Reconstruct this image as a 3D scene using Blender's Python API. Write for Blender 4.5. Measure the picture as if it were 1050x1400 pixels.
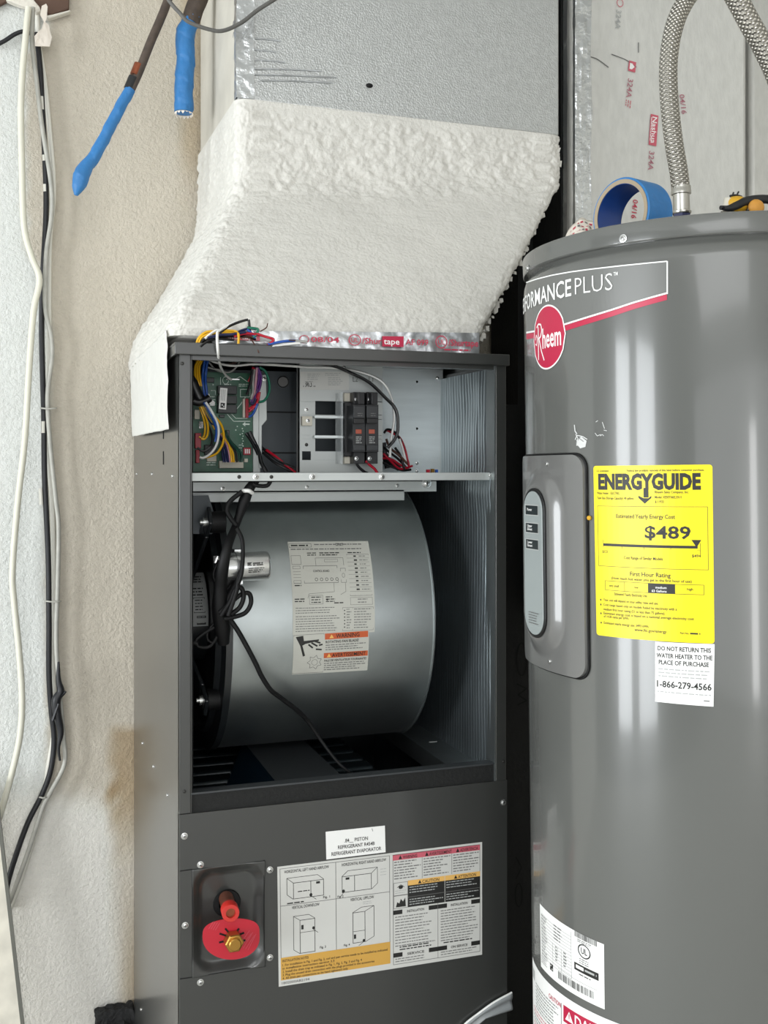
import bpy, bmesh, math, random
from math import sin, cos, radians, pi, atan2, sqrt
from mathutils import Vector as V, Matrix, noise
random.seed(4)
for o in list(bpy.data.objects): bpy.data.objects.remove(o)
SC = bpy.context.scene; COL = SC.collection

# ---------------------------------------------------------------- camera
F, YAW, CX, HY, CAMZ = 1437.0, radians(19), 525.0, 640.0, 1.2
FW = V((sin(YAW), cos(YAW), 0)); RT = V((cos(YAW), -sin(YAW), 0)); CAM = V((0, 0, CAMZ))
cd = bpy.data.cameras.new('camera'); cam = bpy.data.objects.new('camera', cd); COL.objects.link(cam)
cd.sensor_fit = 'VERTICAL'; cd.sensor_height = 36; cd.lens = F / 1400 * 36
cd.shift_y = -(700 - HY) / 1400; cd.clip_start = .02
cam.location = CAM; cam.rotation_euler = (pi / 2, 0, -YAW); SC.camera = cam

# ---------------------------------------------------------------- world, lights, exposure
w = bpy.data.worlds.new('world'); SC.world = w; w.use_nodes = True
bg = w.node_tree.nodes['Background']; bg.inputs[0].default_value = (.90, .95, 1.0, 1); bg.inputs[1].default_value = .18
def area(name, loc, target, sx, sy, energy, col):
    l = bpy.data.lights.new(name, 'AREA'); l.shape = 'RECTANGLE'; l.size = sx; l.size_y = sy
    l.energy = energy; l.color = col
    o = bpy.data.objects.new(name, l); COL.objects.link(o); o.location = loc
    o.rotation_euler = (V(target) - V(loc)).to_track_quat('-Z', 'Y').to_euler()
    return o
area('daylight_side_door', (-3.6, .80, 1.10), (0, .80, 1.10), .66, 2.1, 76, (.93, .97, 1))
area('daylight_side_window', (-3.6, -.36, 1.12), (0, -.36, 1.12), .92, 2.15, 96, (.93, .97, 1))
area('daylight_garage_door', (-.9, -4.3, 1.20), (-.2, 1.9, 1.1), 6.2, 2.2, 88, (.96, .98, 1))
area('daylight_narrow_window', (-.26, -4.2, 1.05), (.7, 1.2, 1.05), .36, 1.7, 27, (1, 1, 1))
area('overhead_fill', (-.7, -1.5, 2.5), (-.5, -.6, 0), 1.8, 1.6, 38, (.98, .99, 1))  # added fill light from above, no lamp known there
SC.view_settings.view_transform = 'Standard'; SC.view_settings.look = 'None'
SC.view_settings.gamma = 1; SC.view_settings.use_curve_mapping = False; SC.view_settings.exposure = 0.0

# ---------------------------------------------------------------- rays
def ray(x, y): return FW + RT * ((x - CX) / F) + V((0, 0, (HY - y) / F))
def at(x, y, Y): d = ray(x, y); return CAM + d * (Y / d.y)
def atx(x, y, X): d = ray(x, y); return CAM + d * (X / d.x)
def proj(p):
    q = V(p) - CAM; z = q.dot(FW); return CX + F * q.dot(RT) / z, HY - F * q.z / z

# ---------------------------------------------------------------- materials
def lin(h):
    h = h.lstrip('#'); c = [int(h[i:i + 2], 16) / 255 for i in (0, 2, 4)]
    return tuple((v / 12.92 if v <= .04045 else ((v + .055) / 1.055) ** 2.4) for v in c) + (1,)
MATS = {}
def mat(name, col, rough=.5, metal=0, bump=None, coat=0, var=0, spec=.5, vscale=20, alpha=1, attr=None, trans=0, stretch=None, voro=False, crough=.08, bdet=4):
    """bump = (scale, strength, distance); var = colour variation"""
    m = bpy.data.materials.new(name); m.use_nodes = True; nt = m.node_tree; b = nt.nodes['Principled BSDF']
    c = lin(col) if isinstance(col, str) else col
    b.inputs['Base Color'].default_value = c; b.inputs['Roughness'].default_value = rough
    b.inputs['Metallic'].default_value = metal; b.inputs['Coat Weight'].default_value = coat
    b.inputs['Coat Roughness'].default_value = crough
    b.inputs['Specular IOR Level'].default_value = spec; b.inputs['Alpha'].default_value = alpha
    b.inputs['Transmission Weight'].default_value = trans
    tc = nt.nodes.new('ShaderNodeTexCoord'); src = tc.outputs['Object']
    if stretch:
        mp = nt.nodes.new('ShaderNodeMapping'); mp.inputs['Scale'].default_value = stretch
        nt.links.new(src, mp.inputs[0]); src = mp.outputs[0]
    csock = None
    if attr:
        a = nt.nodes.new('ShaderNodeVertexColor'); a.layer_name = attr; csock = a.outputs[0]
    if var:
        n = nt.nodes.new('ShaderNodeTexNoise'); n.inputs['Scale'].default_value = vscale; n.inputs['Detail'].default_value = 5
        nt.links.new(src, n.inputs['Vector'])
        mr = nt.nodes.new('ShaderNodeMapRange'); mr.inputs[1].default_value = .3; mr.inputs[2].default_value = .7
        mr.inputs[3].default_value = 1 - var; mr.inputs[4].default_value = 1 + var
        nt.links.new(n.outputs[0], mr.inputs[0])
        mx = nt.nodes.new('ShaderNodeMix'); mx.data_type = 'RGBA'; mx.blend_type = 'MULTIPLY'; mx.inputs[0].default_value = 1
        mx.inputs[6].default_value = c
        if csock: nt.links.new(csock, mx.inputs[6])
        nt.links.new(mr.outputs[0], mx.inputs[7]); csock = mx.outputs[2]
    if csock: nt.links.new(csock, b.inputs['Base Color'])
    if bump:
        if voro:
            n = nt.nodes.new('ShaderNodeTexVoronoi'); n.inputs['Scale'].default_value = bump[0]
        else:
            n = nt.nodes.new('ShaderNodeTexNoise'); n.inputs['Scale'].default_value = bump[0]; n.inputs['Detail'].default_value = bdet; n.inputs['Roughness'].default_value = .5 if bdet < 6 else .6
        nt.links.new(src, n.inputs['Vector'])
        bp = nt.nodes.new('ShaderNodeBump'); bp.inputs['Strength'].default_value = bump[1]; bp.inputs['Distance'].default_value = bump[2]
        nt.links.new(n.outputs[0], bp.inputs['Height']); nt.links.new(bp.outputs[0], b.inputs['Normal'])
    MATS[name] = m; return m
mat('wall_stucco', '#d9d6cc', .85, bump=(165, .85, .005), bdet=6, attr='paint', var=.04, vscale=90)
mat('duct_paint', '#c0bcb1', .8, bump=(60, .3, .003), var=.08, vscale=14); mat('plain_wall', '#cfccc4', .9); mat('ceiling_paint', '#d8d8d6', .9); mat('concrete', '#bdbbb5', .8, bump=(40, .2, .003), var=.1)
mat('mastic', '#cfcdc6', .75, bump=(170, .42, .004), var=.05, vscale=10)
mat('mastic_tape', '#cfcec8', .65, bump=(90, .4, .004))
mat('foil', '#bcbebd', .40, .75, bump=(330, .3, .002), var=.08, vscale=120, voro=True)
mat('foil_board', '#d0d0cb', .55, .35, bump=(160, .35, .002), var=.05, vscale=80, stretch=(1, 1, .4))
mat('foil_crinkle', '#d0d3d4', .25, .9, bump=(45, .8, .006), var=.05)
mat('foil_tape', '#c4c7c9', .3, .8, bump=(35, .6, .004))
mat('cabinet_paint', '#2f302e', .42, bump=(900, .04, .0005), spec=.5, coat=.75, crough=.17)
mat('galv', '#a9afaf', .40, 1.0, bump=(200, .08, .0006), var=.06, vscale=25)
mat('galv_bright', '#d0d6d6', .42, .6, var=.06, vscale=30, stretch=(.4, 1, 3))
mat('grey_plate', '#b4b8b6', .4, .3); mat('dark_plate', '#3b4145', .45, .2)
mat('liner_foil', '#a9b2b6', .33, .95, bump=(70, .3, .003), stretch=(1, 1, .15))
mat('black_metal', '#1d2022', .32, spec=.7); mat('black_plastic', '#0d0d0e', .4); mat('black_rubber', '#070708', .6, spec=.3)
mat('black_board', '#121312', .85, bump=(150, .4, .003)); mat('void', '#050505', .9)
mat('coil_black', '#20272a', .35, .4); mat('pan_grey', '#3a3d3f', .45, .2); mat('pan_blue', '#0c1c28', .2, .3)
mat('screw', '#c9cac8', .25, .9); mat('screw_dark', '#3a3a38', .4, .6)
mat('chrome', '#d6d6d4', .18, 1, bump=(60, .1, .001)); mat('can', '#cfd0cf', .25, .95)
mat('tank_paint', '#5a5b58', .25, 0, bump=(260, .035, .0006), coat=.5, spec=.4)
mat('tank_cover', '#676765', .34, .1, coat=.5); mat('panel_grey', '#8d9493', .35)
mat('steel_ferrule', '#b9b7b0', .3, 1, bump=(90, .1, .001), var=.08)
mat('copper', '#8a4f38', .4, .8, var=.2, vscale=80); mat('old_pipe', '#4b4038', .6, .1, var=.25, vscale=90); mat('brass', '#b58a45', .3, .9)
mat('blue_tape', '#2a70ab', .5, bump=(60, .5, .004), var=.08, vscale=30); mat('blue_tape_in', '#123f86', .4); mat('cardboard', '#9c8d76', .8)
mat('wire_grey', '#5c5b58', .5); mat('cable_cream', '#d6d4c4', .5); mat('cable_grey', '#a9a8a0', .5, var=.12, vscale=50)
mat('cable_black', '#16171b', .45, var=.2, vscale=60); mat('cable_white', '#dedcd2', .5)
for n, c in dict(yellow='#d8a514', white='#e3e3df', blue='#1e4fa0', red='#b3122c', purple='#5a2a77', green='#0d6b52', navy='#1b2148',
                 black='#0e0e10', pink='#c08a9a', orange='#c66a1c', greywire='#9a9a96', brown='#4a2a1c', dgreen='#0c3b2e').items():
    mat('w_' + n, c, .4)
mat('pcb', '#155239', .38, var=.25, vscale=70); mat('silk', '#cfdcd2', .6); mat('chip', '#17191b', .4); mat('relay', '#1a1d1e', .45)
mat('red_plastic', '#a5182c', .4); mat('cream_plastic', '#cfcabb', .5)
mat('clear', '#dfe5e6', .12, alpha=.28); mat('breaker', '#191a1c', .38); mat('breaker_edge', '#26282a', .35); mat('breaker_red', '#a04c38', .5)
mat('red_tag', '#b31c2e', .35); mat('red_cap', '#b8241c', .4)
mat('p_white', '#e9e9e6', .45); mat('p_paper', '#c6c6c1', .5); mat('p_yellow', '#e8d500', .4); mat('p_black', '#1a1a18', .5); mat('p_grey', '#6a6a68', .5); mat('p_faded', '#a9707a', .6)
mat('p_light', '#a8aaa8', .5); mat('p_red', '#b01c40', .4); mat('p_redtext', '#b8324c', .5); mat('p_pink', '#c05a68', .5); mat('p_gold', '#c79a45', .5); mat('p_orange', '#b9552c', .5); mat('p_label', '#b6b6ad', .5)
mat('p_tankgrey', '#666764', .35); mat('p_scuff', '#c9cac8', .6); mat('p_tan', '#e0b060', .5)
mat('brown_wood', '#5a4438', .8, bump=(40, .3, .003)); mat('torn_paper', '#e2d9cd', .8, bump=(80, .5, .004)); mat('plaster', '#dcd7cc', .9, bump=(70, .8, .006))
mat('board_cream', '#d5d0c2', .7, var=.12, vscale=25); mat('steel_edge', '#66665f', .5, .2); mat('crumble', '#232323', .9, bump=(50, .8, .01), var=.3)
mat('tool_yellow', '#cf9f25', .5); mat('tool_black', '#17181a', .5); mat('tool_tan', '#c98f3a', .6, var=.15, vscale=60); mat('strip', '#9fa3a4', .35, alpha=.8)
mat('panel_dark', '#22292b', .35); mat('tank_top', '#777875', .4)
def braid():
    m = mat('braid', '#b4afa5', .32, .95); nt = m.node_tree; b = nt.nodes['Principled BSDF']
    uv = nt.nodes.new('ShaderNodeUVMap'); outs = []
    for k, rot in enumerate((radians(52), radians(-52))):
        mp = nt.nodes.new('ShaderNodeMapping'); mp.inputs['Rotation'].default_value = (0, 0, rot); nt.links.new(uv.outputs[0], mp.inputs[0])
        wv = nt.nodes.new('ShaderNodeTexWave'); wv.inputs['Scale'].default_value = 2.4; nt.links.new(mp.outputs[0], wv.inputs['Vector']); outs.append(wv)
    mn = nt.nodes.new('ShaderNodeMath'); mn.operation = 'MULTIPLY'; nt.links.new(outs[0].outputs['Fac'], mn.inputs[0]); nt.links.new(outs[1].outputs['Fac'], mn.inputs[1])
    bp = nt.nodes.new('ShaderNodeBump'); bp.inputs['Strength'].default_value = .9; bp.inputs['Distance'].default_value = .002
    nt.links.new(mn.outputs[0], bp.inputs['Height']); nt.links.new(bp.outputs[0], b.inputs['Normal'])
    cr = nt.nodes.new('ShaderNodeMapRange'); cr.inputs[1].default_value = .0; cr.inputs[2].default_value = .5; cr.inputs[3].default_value = .32; cr.inputs[4].default_value = 1
    nt.links.new(mn.outputs[0], cr.inputs[0])
    mx = nt.nodes.new('ShaderNodeMix'); mx.data_type = 'RGBA'; mx.blend_type = 'MULTIPLY'; mx.inputs[0].default_value = 1
    mx.inputs[6].default_value = lin('#e4dfd4'); nt.links.new(cr.outputs[0], mx.inputs[7]); nt.links.new(mx.outputs[2], b.inputs['Base Color'])
braid()

# ---------------------------------------------------------------- mesh helpers
WM = {}
def tag(o, label=None, cat=None, group=None, kind=None):
    for k, v in (('label', label), ('category', cat), ('group', group), ('kind', kind)):
        if v: o[k] = v
    return o
def thing(name, loc, label, cat, group=None, M=None):
    o = bpy.data.objects.new(name, None); COL.objects.link(o); o.empty_display_size = .05
    M = M or Matrix.Translation(loc); o.matrix_world = M; WM[o] = M.copy(); return tag(o, label, cat, group)
class MB:
    def __init__(s, m=None): s.bm = bmesh.new(); s.slots = []; s.uv = None; s.cur = m
    def mi(s, m):
        m = m or s.cur
        if m not in s.slots: s.slots.append(m)
        return s.slots.index(m)
    def face(s, vs, m=None):
        try: f = s.bm.faces.new(vs)
        except ValueError: return None
        f.material_index = s.mi(m); return f
    def poly(s, pts, m=None): return s.face([s.bm.verts.new(p) for p in pts], m)
    def hexa(s, p, m=None):      # 8 points: bottom 4 ccw, top 4
        v = [s.bm.verts.new(q) for q in p]
        for f in ((3, 2, 1, 0), (4, 5, 6, 7), (0, 1, 5, 4), (1, 2, 6, 5), (2, 3, 7, 6), (3, 0, 4, 7)): s.face([v[i] for i in f], m)
    def box(s, a, b, m=None):
        x0, x1 = sorted((a[0], b[0])); y0, y1 = sorted((a[1], b[1])); z0, z1 = sorted((a[2], b[2]))
        s.hexa([(x0, y0, z0), (x1, y0, z0), (x1, y1, z0), (x0, y1, z0), (x0, y0, z1), (x1, y0, z1), (x1, y1, z1), (x0, y1, z1)], m); return s
    def pbox(s, x0, y0, x1, y1, Y, d, m=None):   # box whose front face at depth Y spans the pixels, d deep
        a = at(x0, y0, Y); b = at(x1, y1, Y); return s.box((a.x, Y, a.z), (b.x, Y + d, b.z), m)
    def quadslab(s, q, n, t, m=None):            # slab: four points, thickness t along -n
        n = V(n) * t; q = [V(p) for p in q]; s.hexa([p - n for p in q] + q, m); return s
    def prism(s, pts, off, m=None):
        off = V(off); a = [s.bm.verts.new(p) for p in pts]; b = [s.bm.verts.new(V(p) + off) for p in pts]; n = len(a)
        s.face(a, m); s.face(b[::-1], m)
        for i in range(n): s.face([a[i], b[i], b[(i + 1) % n], a[(i + 1) % n]][::-1], m)
        return s
    def lathe(s, prof, M, n=32, m=None, cap=True):   # prof: list of (r, h) ; axis local z
        rings = []
        for r, h in prof: rings.append([s.bm.verts.new(M @ V((r * cos(2 * pi * i / n), r * sin(2 * pi * i / n), h))) for i in range(n)])
        for a, b in zip(rings, rings[1:]):
            for i in range(n): s.face([a[i], a[(i + 1) % n], b[(i + 1) % n], b[i]], m)
        if cap: s.face(rings[0][::-1], m); s.face(rings[-1], m)
        return s
    def cyl(s, p, q, r, r2=None, n=20, m=None):
        p = V(p); q = V(q); d = q - p; M = Matrix.Translation(p) @ d.to_track_quat('Z', 'Y').to_matrix().to_4x4()
        return s.lathe([(r, 0), (r if r2 is None else r2, d.length)], M, n, m)
    def tube(s, pts, r, n=8, m=None, sm=6, uvs=False, spiral=0):
        pts = [V(p) for p in pts]; path = []; rad = []
        rl = r if isinstance(r, (list, tuple)) else [r] * len(pts)
        if len(pts) < 3 or sm == 1: path = pts; rad = list(rl)
        else:
            P = [pts[0] * 2 - pts[1]] + pts + [pts[-1] * 2 - pts[-2]]
            for i in range(len(pts) - 1):
                for k in range(sm):
                    t = k / sm; a, b, c, d = P[i:i + 4]
                    path.append(.5 * ((2 * b) + (c - a) * t + (2 * a - 5 * b + 4 * c - d) * t * t + (3 * b - a - 3 * c + d) * t ** 3)); rad.append(rl[i] * (1 - t) + rl[i + 1] * t)
            path.append(pts[-1]); rad.append(rl[-1])
        rings = []; nrm = None; L = 0; Ls = []
        for i, p in enumerate(path):
            t = (path[min(i + 1, len(path) - 1)] - path[max(i - 1, 0)]).normalized()
            if nrm is None: nrm = t.orthogonal().normalized()
            nrm = (nrm - t * nrm.dot(t)).normalized(); bn = t.cross(nrm)
            if i: L += (p - path[i - 1]).length
            Ls.append(L)
            rings.append([s.bm.verts.new(p + (nrm * cos(2 * pi * k / n) + bn * sin(2 * pi * k / n)) * rad[i] * (1 if not spiral else 1 + .10 * ((k / n + L / spiral) % 1) + .10 * noise.noise(p * 60 + V((k * .4, 0, 0))))) for k in range(n)])
        if uvs: s.uv = s.bm.loops.layers.uv.verify()
        for j, (a, b) in enumerate(zip(rings, rings[1:])):
            for i in range(n):
                f = s.face([a[i], a[(i + 1) % n], b[(i + 1) % n], b[i]], m)
                if uvs and f:
                    for lp, (u, v) in zip(f.loops, ((i, Ls[j]), (i + 1, Ls[j]), (i + 1, Ls[j + 1]), (i, Ls[j + 1]))): lp[s.uv].uv = (u / n * 2.2, v / rad[0] / 6.283 * 2.2)
        s.face(rings[0][::-1], m); s.face(rings[-1], m); return s
    def ptube(s, pxs, Y, r, n=8, m=None, sm=6, spiral=0):   # path by pixels, each at its real depth
        return s.tube([at(p[0], p[1], p[2] if len(p) > 2 else Y) for p in pxs], r, n, m, sm, False, spiral)
    def grid(s, fn, nu, nv, m=None, flip=False):
        g = [[s.bm.verts.new(fn(i / nu, j / nv)) for i in range(nu + 1)] for j in range(nv + 1)]
        for j in range(nv):
            for i in range(nu):
                q = [g[j][i], g[j][i + 1], g[j + 1][i + 1], g[j + 1][i]]; s.face(q if not flip else q[::-1], m)
        return g
    def sphere(s, c, r, m=None, n=16, sc=(1, 1, 1)):
        M = Matrix.Translation(c) @ Matrix.Diagonal((*sc, 1)); k = n // 2
        return s.lathe([(max(r * sin(pi * i / k), 1e-5), -r * cos(pi * i / k)) for i in range(k + 1)], M, n, m)
    def build(s, name, parent=None, smooth=35, bevel=0, label=None, cat=None, group=None, kind=None, fix=True, local=False, thick=0):
        me = bpy.data.meshes.new(name)
        if fix: bmesh.ops.recalc_face_normals(s.bm, faces=s.bm.faces)
        s.bm.to_mesh(me); s.bm.free()
        for n in s.slots: me.materials.append(MATS[n])
        if smooth:
            me.polygons.foreach_set('use_smooth', [True] * len(me.polygons)); me.set_sharp_from_angle(angle=radians(smooth))
        o = bpy.data.objects.new(name, me); COL.objects.link(o)
        if parent is not None:
            M = WM[parent]
            if not local: me.transform(M.inverted())
            o.parent = parent; WM[o] = M
        else:
            WM[o] = Matrix.Identity(4)
        if thick:
            md = o.modifiers.new('solid', 'SOLIDIFY'); md.thickness = thick; md.offset = -1
        if bevel:
            md = o.modifiers.new('bevel', 'BEVEL'); md.width = bevel; md.segments = 2; md.limit_method = 'ANGLE'; md.angle_limit = radians(40)
        me.update(); return tag(o, label, cat, group, kind)
def centre_origin(o):     # move a top-level mesh's origin to its base centre
    me = o.data; xs = [v.co for v in me.vertices]; c = V((sum(p.x for p in xs) / len(xs), sum(p.y for p in xs) / len(xs), min(p.z for p in xs)))
    me.transform(Matrix.Translation(-c)); o.location = c; WM[o] = Matrix.Translation(c); return o
def inst(name, me, parent, M, label=None):
    o = bpy.data.objects.new(name, me); COL.objects.link(o); o.parent = parent; o.matrix_local = WM[parent].inverted() @ M; WM[o] = M; return tag(o, label)

# ---------------------------------------------------------------- flat print
TC = {}
def glyphs(s, bold):
    k = (s, bold)
    if k not in TC:
        cu = bpy.data.curves.new('t', 'FONT'); cu.body = s; cu.size = 1; cu.resolution_u = 2; cu.offset = bold
        o = bpy.data.objects.new('t', cu); me = bpy.data.meshes.new_from_object(o)
        vs = [(v.co.x, v.co.y) for v in me.vertices]; fs = [tuple(p.vertices) for p in me.polygons]
        bpy.data.objects.remove(o); bpy.data.curves.remove(cu); bpy.data.meshes.remove(me); TC[k] = (vs, fs)
    return TC[k]
class Print:
    """flat print on a label: canvas W x H (y down) mapped by surf(u, v, off)"""
    def __init__(s, surf, W, H, base='p_white', curved=0, off=.0004, step=.00015, r=0):
        s.mb = MB(); s.surf = surf; s.W = W; s.H = H; s.c = curved; s.off = off; s.step = step
        if base: s.rect(0, 0, W, H, base, 0)
    def P(s, x, y, L): return s.surf(x / s.W, y / s.H, s.off + s.step * L)
    def rect(s, x0, y0, x1, y1, m, L=1):
        n = max(1, int(math.ceil((x1 - x0) / s.W * s.c))) if s.c else 1
        s.mb.grid(lambda u, v: s.P(x0 + (x1 - x0) * u, y0 + (y1 - y0) * v, L), n, 1, m, flip=True); return s
    def frame(s, x0, y0, x1, y1, t, m, L=1):
        s.rect(x0, y0, x1, y0 + t, m, L); s.rect(x0, y1 - t, x1, y1, m, L); s.rect(x0, y0 + t, x0 + t, y1 - t, m, L); s.rect(x1 - t, y0 + t, x1, y1 - t, m, L); return s
    def poly(s, pts, m, L=1): s.mb.poly([s.P(x, y, L) for x, y in pts][::-1], m); return s
    def line(s, pts, t, m, L=1):
        for (a, b), (c, d) in zip(pts, pts[1:]):
            l = math.hypot(c - a, d - b) or 1; nx, ny = -(d - b) / l * t / 2, (c - a) / l * t / 2
            k = max(1, int(abs(c - a) / s.W * s.c)) if s.c else 1
            for i in range(k):
                u0, u1 = i / k, (i + 1) / k; x0, y0, x1, y1 = a + (c - a) * u0, b + (d - b) * u0, a + (c - a) * u1, b + (d - b) * u1
                s.poly([(x0 + nx, y0 + ny), (x0 - nx, y0 - ny), (x1 - nx, y1 - ny), (x1 + nx, y1 + ny)], m, L)
        return s
    def disc(s, x, y, rx, ry, m, L=1, n=28): return s.poly([(x + rx * cos(2 * pi * i / n), y + ry * sin(2 * pi * i / n)) for i in range(n)], m, L)
    def ring(s, x, y, rx, ry, t, m, L=1, n=28): return s.line([(x + rx * cos(2 * pi * i / n), y + ry * sin(2 * pi * i / n)) for i in range(n + 1)], t, m, L)
    def text(s, t, x, y, cap, m='p_black', w=None, al='L', bold=.012, L=2, slant=0):
        """baseline at y, cap height, optional fitted width"""
        vs, fs = glyphs(t, bold)
        if not vs: return s
        x0 = min(v[0] for v in vs); x1 = max(v[0] for v in vs); k = cap / .70; kx = (w / (x1 - x0)) if w else k
        ww = (x1 - x0) * kx; x -= {'L': 0, 'C': ww / 2, 'R': ww}[al]
        bv = [s.mb.bm.verts.new(s.P(x + (a - x0) * kx + slant * b * k, y - b * k, L)) for a, b in vs]
        for f in fs: s.mb.face([bv[i] for i in f][::-1], m)
        return s
    def rows(s, x0, y0, x1, n, pitch, h, m='p_grey', ragged=.3, L=1, seed=1):
        """blurred fine print: rows of word-length dashes"""
        R = random.Random(seed)
        for i in range(n):
            x = x0; e = x1 - (x1 - x0) * ragged * R.random()
            while x < e:
                wl = min(h * R.uniform(1.5, 5.5), e - x); s.rect(x, y0 + i * pitch, x + wl, y0 + i * pitch + h, m, L); x += wl + h * .8
        return s
    def bars(s, x0, y0, x1, y1, m='p_black', seed=3, L=1):
        R = random.Random(seed); x = x0
        while x < x1:
            b = R.choice((.6, 1, 1.6, 2.2)) * (x1 - x0) / 110; s.rect(x, y0, min(x + b, x1), y1, m, L); x += b + R.choice((.7, 1.1, 1.8)) * (x1 - x0) / 110
        return s
    def build(s, name, parent, label=None): return s.mb.build(name, parent, smooth=0, fix=False, label=label)
def quad_surf(q, n):
    q = [V(p) for p in q]; n = V(n)
    def f(u, v, off): return (q[0] * (1 - u) + q[1] * u) * (1 - v) + (q[3] * (1 - u) + q[2] * u) * v + n * off
    return f
def pq(Y, *px): return [at(x, y, Y) for x, y in px]
FRONT = (0, -1, 0)

# ---------------------------------------------------------------- setting
YW = 2.10
def mixc(a, b, t): t = min(1, max(0, t)); return [p * (1 - t) + q * t for p, q in zip(a, b)]
def sst(a, b, x): t = min(1, max(0, (x - a) / (b - a))); return t * t * (3 - 2 * t)
WHITE, BEIGE, STAIN, LOW = lin('#edeeec')[:3], lin('#e4e0d8')[:3], lin('#c4b191')[:3], lin('#f3f2ee')[:3]
def wall_colour(p):
    x, y = proj(p); nz = noise.noise(V((p[0] * 9, p[2] * 9, 3))) * 1.0; n2 = noise.noise(V((p[0] * 28, p[2] * 28, 7)))
    c = mixc(WHITE, BEIGE, sst(-7, 9, x + 5 * n2 - (64 - 30 * sst(40, 80, y) * (1 - sst(330, 400, y)))))
    c = mixc(c, LOW, sst(1050, 1120, y + 25 * nz + 12 * n2) * (1 - .75 * sst(140, 165, x + 10 * nz + 5 * n2)))
    c = mixc(c, STAIN, .5 * sst(142, 166, x + 10 * n2) * sst(990, 1003, y + 3 * nz) * (1 - sst(1080, 1200, y + 30 * nz)))
    c = mixc(c, STAIN, .6 * sst(-.1, .5, nz + .6 * n2 + .3) * math.exp(-((x - 155) / 14) ** 2 - ((y - 1080) / 22) ** 2))
    c = mixc(c, STAIN, .35 * sst(160, 186, x + 8 * n2) * sst(1300, 1340, y))
    c = mixc(c, STAIN, .35 * sst(235, 262, x) * (1 - sst(150, 320, y + 60 * nz)))
    return (*c, 1)
xs = [-2.6, -1.5, -.6] + [-.22 + i * .008 for i in range(110)] + [.75, 1.2, 1.6, 2.2]
zs = [0, .2] + [.42 + i * .011 for i in range(160)] + [2.3, 2.6]
b = MB('wall_stucco'); cl = b.bm.loops.layers.color.new('paint')
g = [[b.bm.verts.new((x, YW + .0016 * noise.noise(V((x * 14, 1, z * 14))) + .0009 * noise.noise(V((x * 45, 2, z * 45))), z)) for x in xs] for z in zs]
cc = {v: wall_colour(v.co) for r in g for v in r}
for j in range(len(zs) - 1):
    for i in range(len(xs) - 1):
        f = b.face([g[j][i], g[j][i + 1], g[j + 1][i + 1], g[j + 1][i]])
        for lp in f.loops: lp[cl] = cc[lp.vert]
b.build('wall_back', kind='structure', fix=False)
MB('concrete').box((-2.6, -4.5, -.1), (2.2, YW, 0)).build('floor', kind='structure')
MB('ceiling_paint').box((-2.6, -4.5, 2.6), (2.2, YW + .1, 2.7)).build('ceiling', kind='structure')
MB('plain_wall').box((2.2, -4.5, 0), (2.3, YW + .1, 2.6)).build('wall_right', kind='structure')
# brown rough opening at the top of the wall with torn paper
t = thing('wood_block', at(70, 10, YW), 'brown wood block exposed in the broken wall corner at top left', 'wood block')
b = MB('brown_wood'); q = pq(YW - .004, (43, -40), (96, -40), (94, 16), (70, 24), (48, 14)); b.prism(q, (0, -.012, 0)); b.build('block', t, bevel=.002)
b = MB('brown_wood'); q = pq(YW - .004, (-20, -40), (10, -40), (10, 5), (-20, 20)); b.prism(q, (0, -.010, 0)); b.build('block', t, bevel=.002)
b = MB('plaster')
for pts in ([(8, 4), (20, -2), (44, 2), (54, 14), (56, 20), (50, 22), (34, 14), (20, 9)], [(62, 26), (72, 24), (95, 18), (97, 20), (78, 26), (66, 30)]):
    b.prism(pq(YW - .006, *pts), (0, -.016, 0))
b.build('broken_plaster', t, bevel=.003)
t = MB('torn_paper')
o_ = pq(YW - .045, (57, 8), (63, 6), (65, 10), (64, 24), (62, 28), (67, 34), (69, 44), (71, 50), (68, 64), (48, 62), (47, 50), (52, 46), (57, 40), (60, 28), (55, 20))
vs = [p + V((0, .014 * noise.noise(p * 40), 0)) for p in o_]; t.prism(vs, (0, .0015, 0))
t = t.build('torn_paper', label='scrap of torn cream drywall paper hanging over the cables at top left', cat='paper scrap'); centre_origin(t)

# ---------------------------------------------------------------- wall cables
YC = YW - .014
def cable(name, px, r, m, label, cat='cable', Y=YC, n=8, group=None):
    b = MB(m).ptube(px, Y, r, n)
    if name == 'black_cable':
        for d_ in ([(58.5, 132), (59.5, 150)], [(62, 212), (62.4, 220)], [(63, 252), (63.5, 262)], [(57, 668), (58, 690)], [(61, 576), (61, 592)]): b.ptube([(x - 1.6, y) for x, y in d_], Y - .0022, .0036, 8, 'cable_white', 1)
    o = b.build(name, smooth=60, label=label, cat=cat, group=group); return centre_origin(o)
cable('cream_cable', [(39, 10), (36, 40), (29, 130), (30, 230), (33, 310), (43, 350), (54, 382), (46, 425), (40, 500), (34, 600), (24, 690), (17, 780), (19, 820), (26, 890), (30, 950), (28, 1000), (18, 1050), (0, 1115), (-12, 1150)],
      .0058, 'cable_cream', 'thick cream cable bowing furthest left down the white wall', Y=YW - .037)
cable('black_cable', [(50, 45), (55, 95), (58, 150), (62, 230), (63, 290), (59, 370), (57, 440), (58, 500), (60, 570), (61, 650), (66, 760), (67, 850), (67, 920), (70, 970), (74, 1010), (70, 1050), (58, 1085), (38, 1125), (20, 1175), (10, 1210), (7, 1235)],
      .0052, 'cable_black', 'black paint-spotted cable running down the wall between grey cables', Y=YW - .0175)
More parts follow.
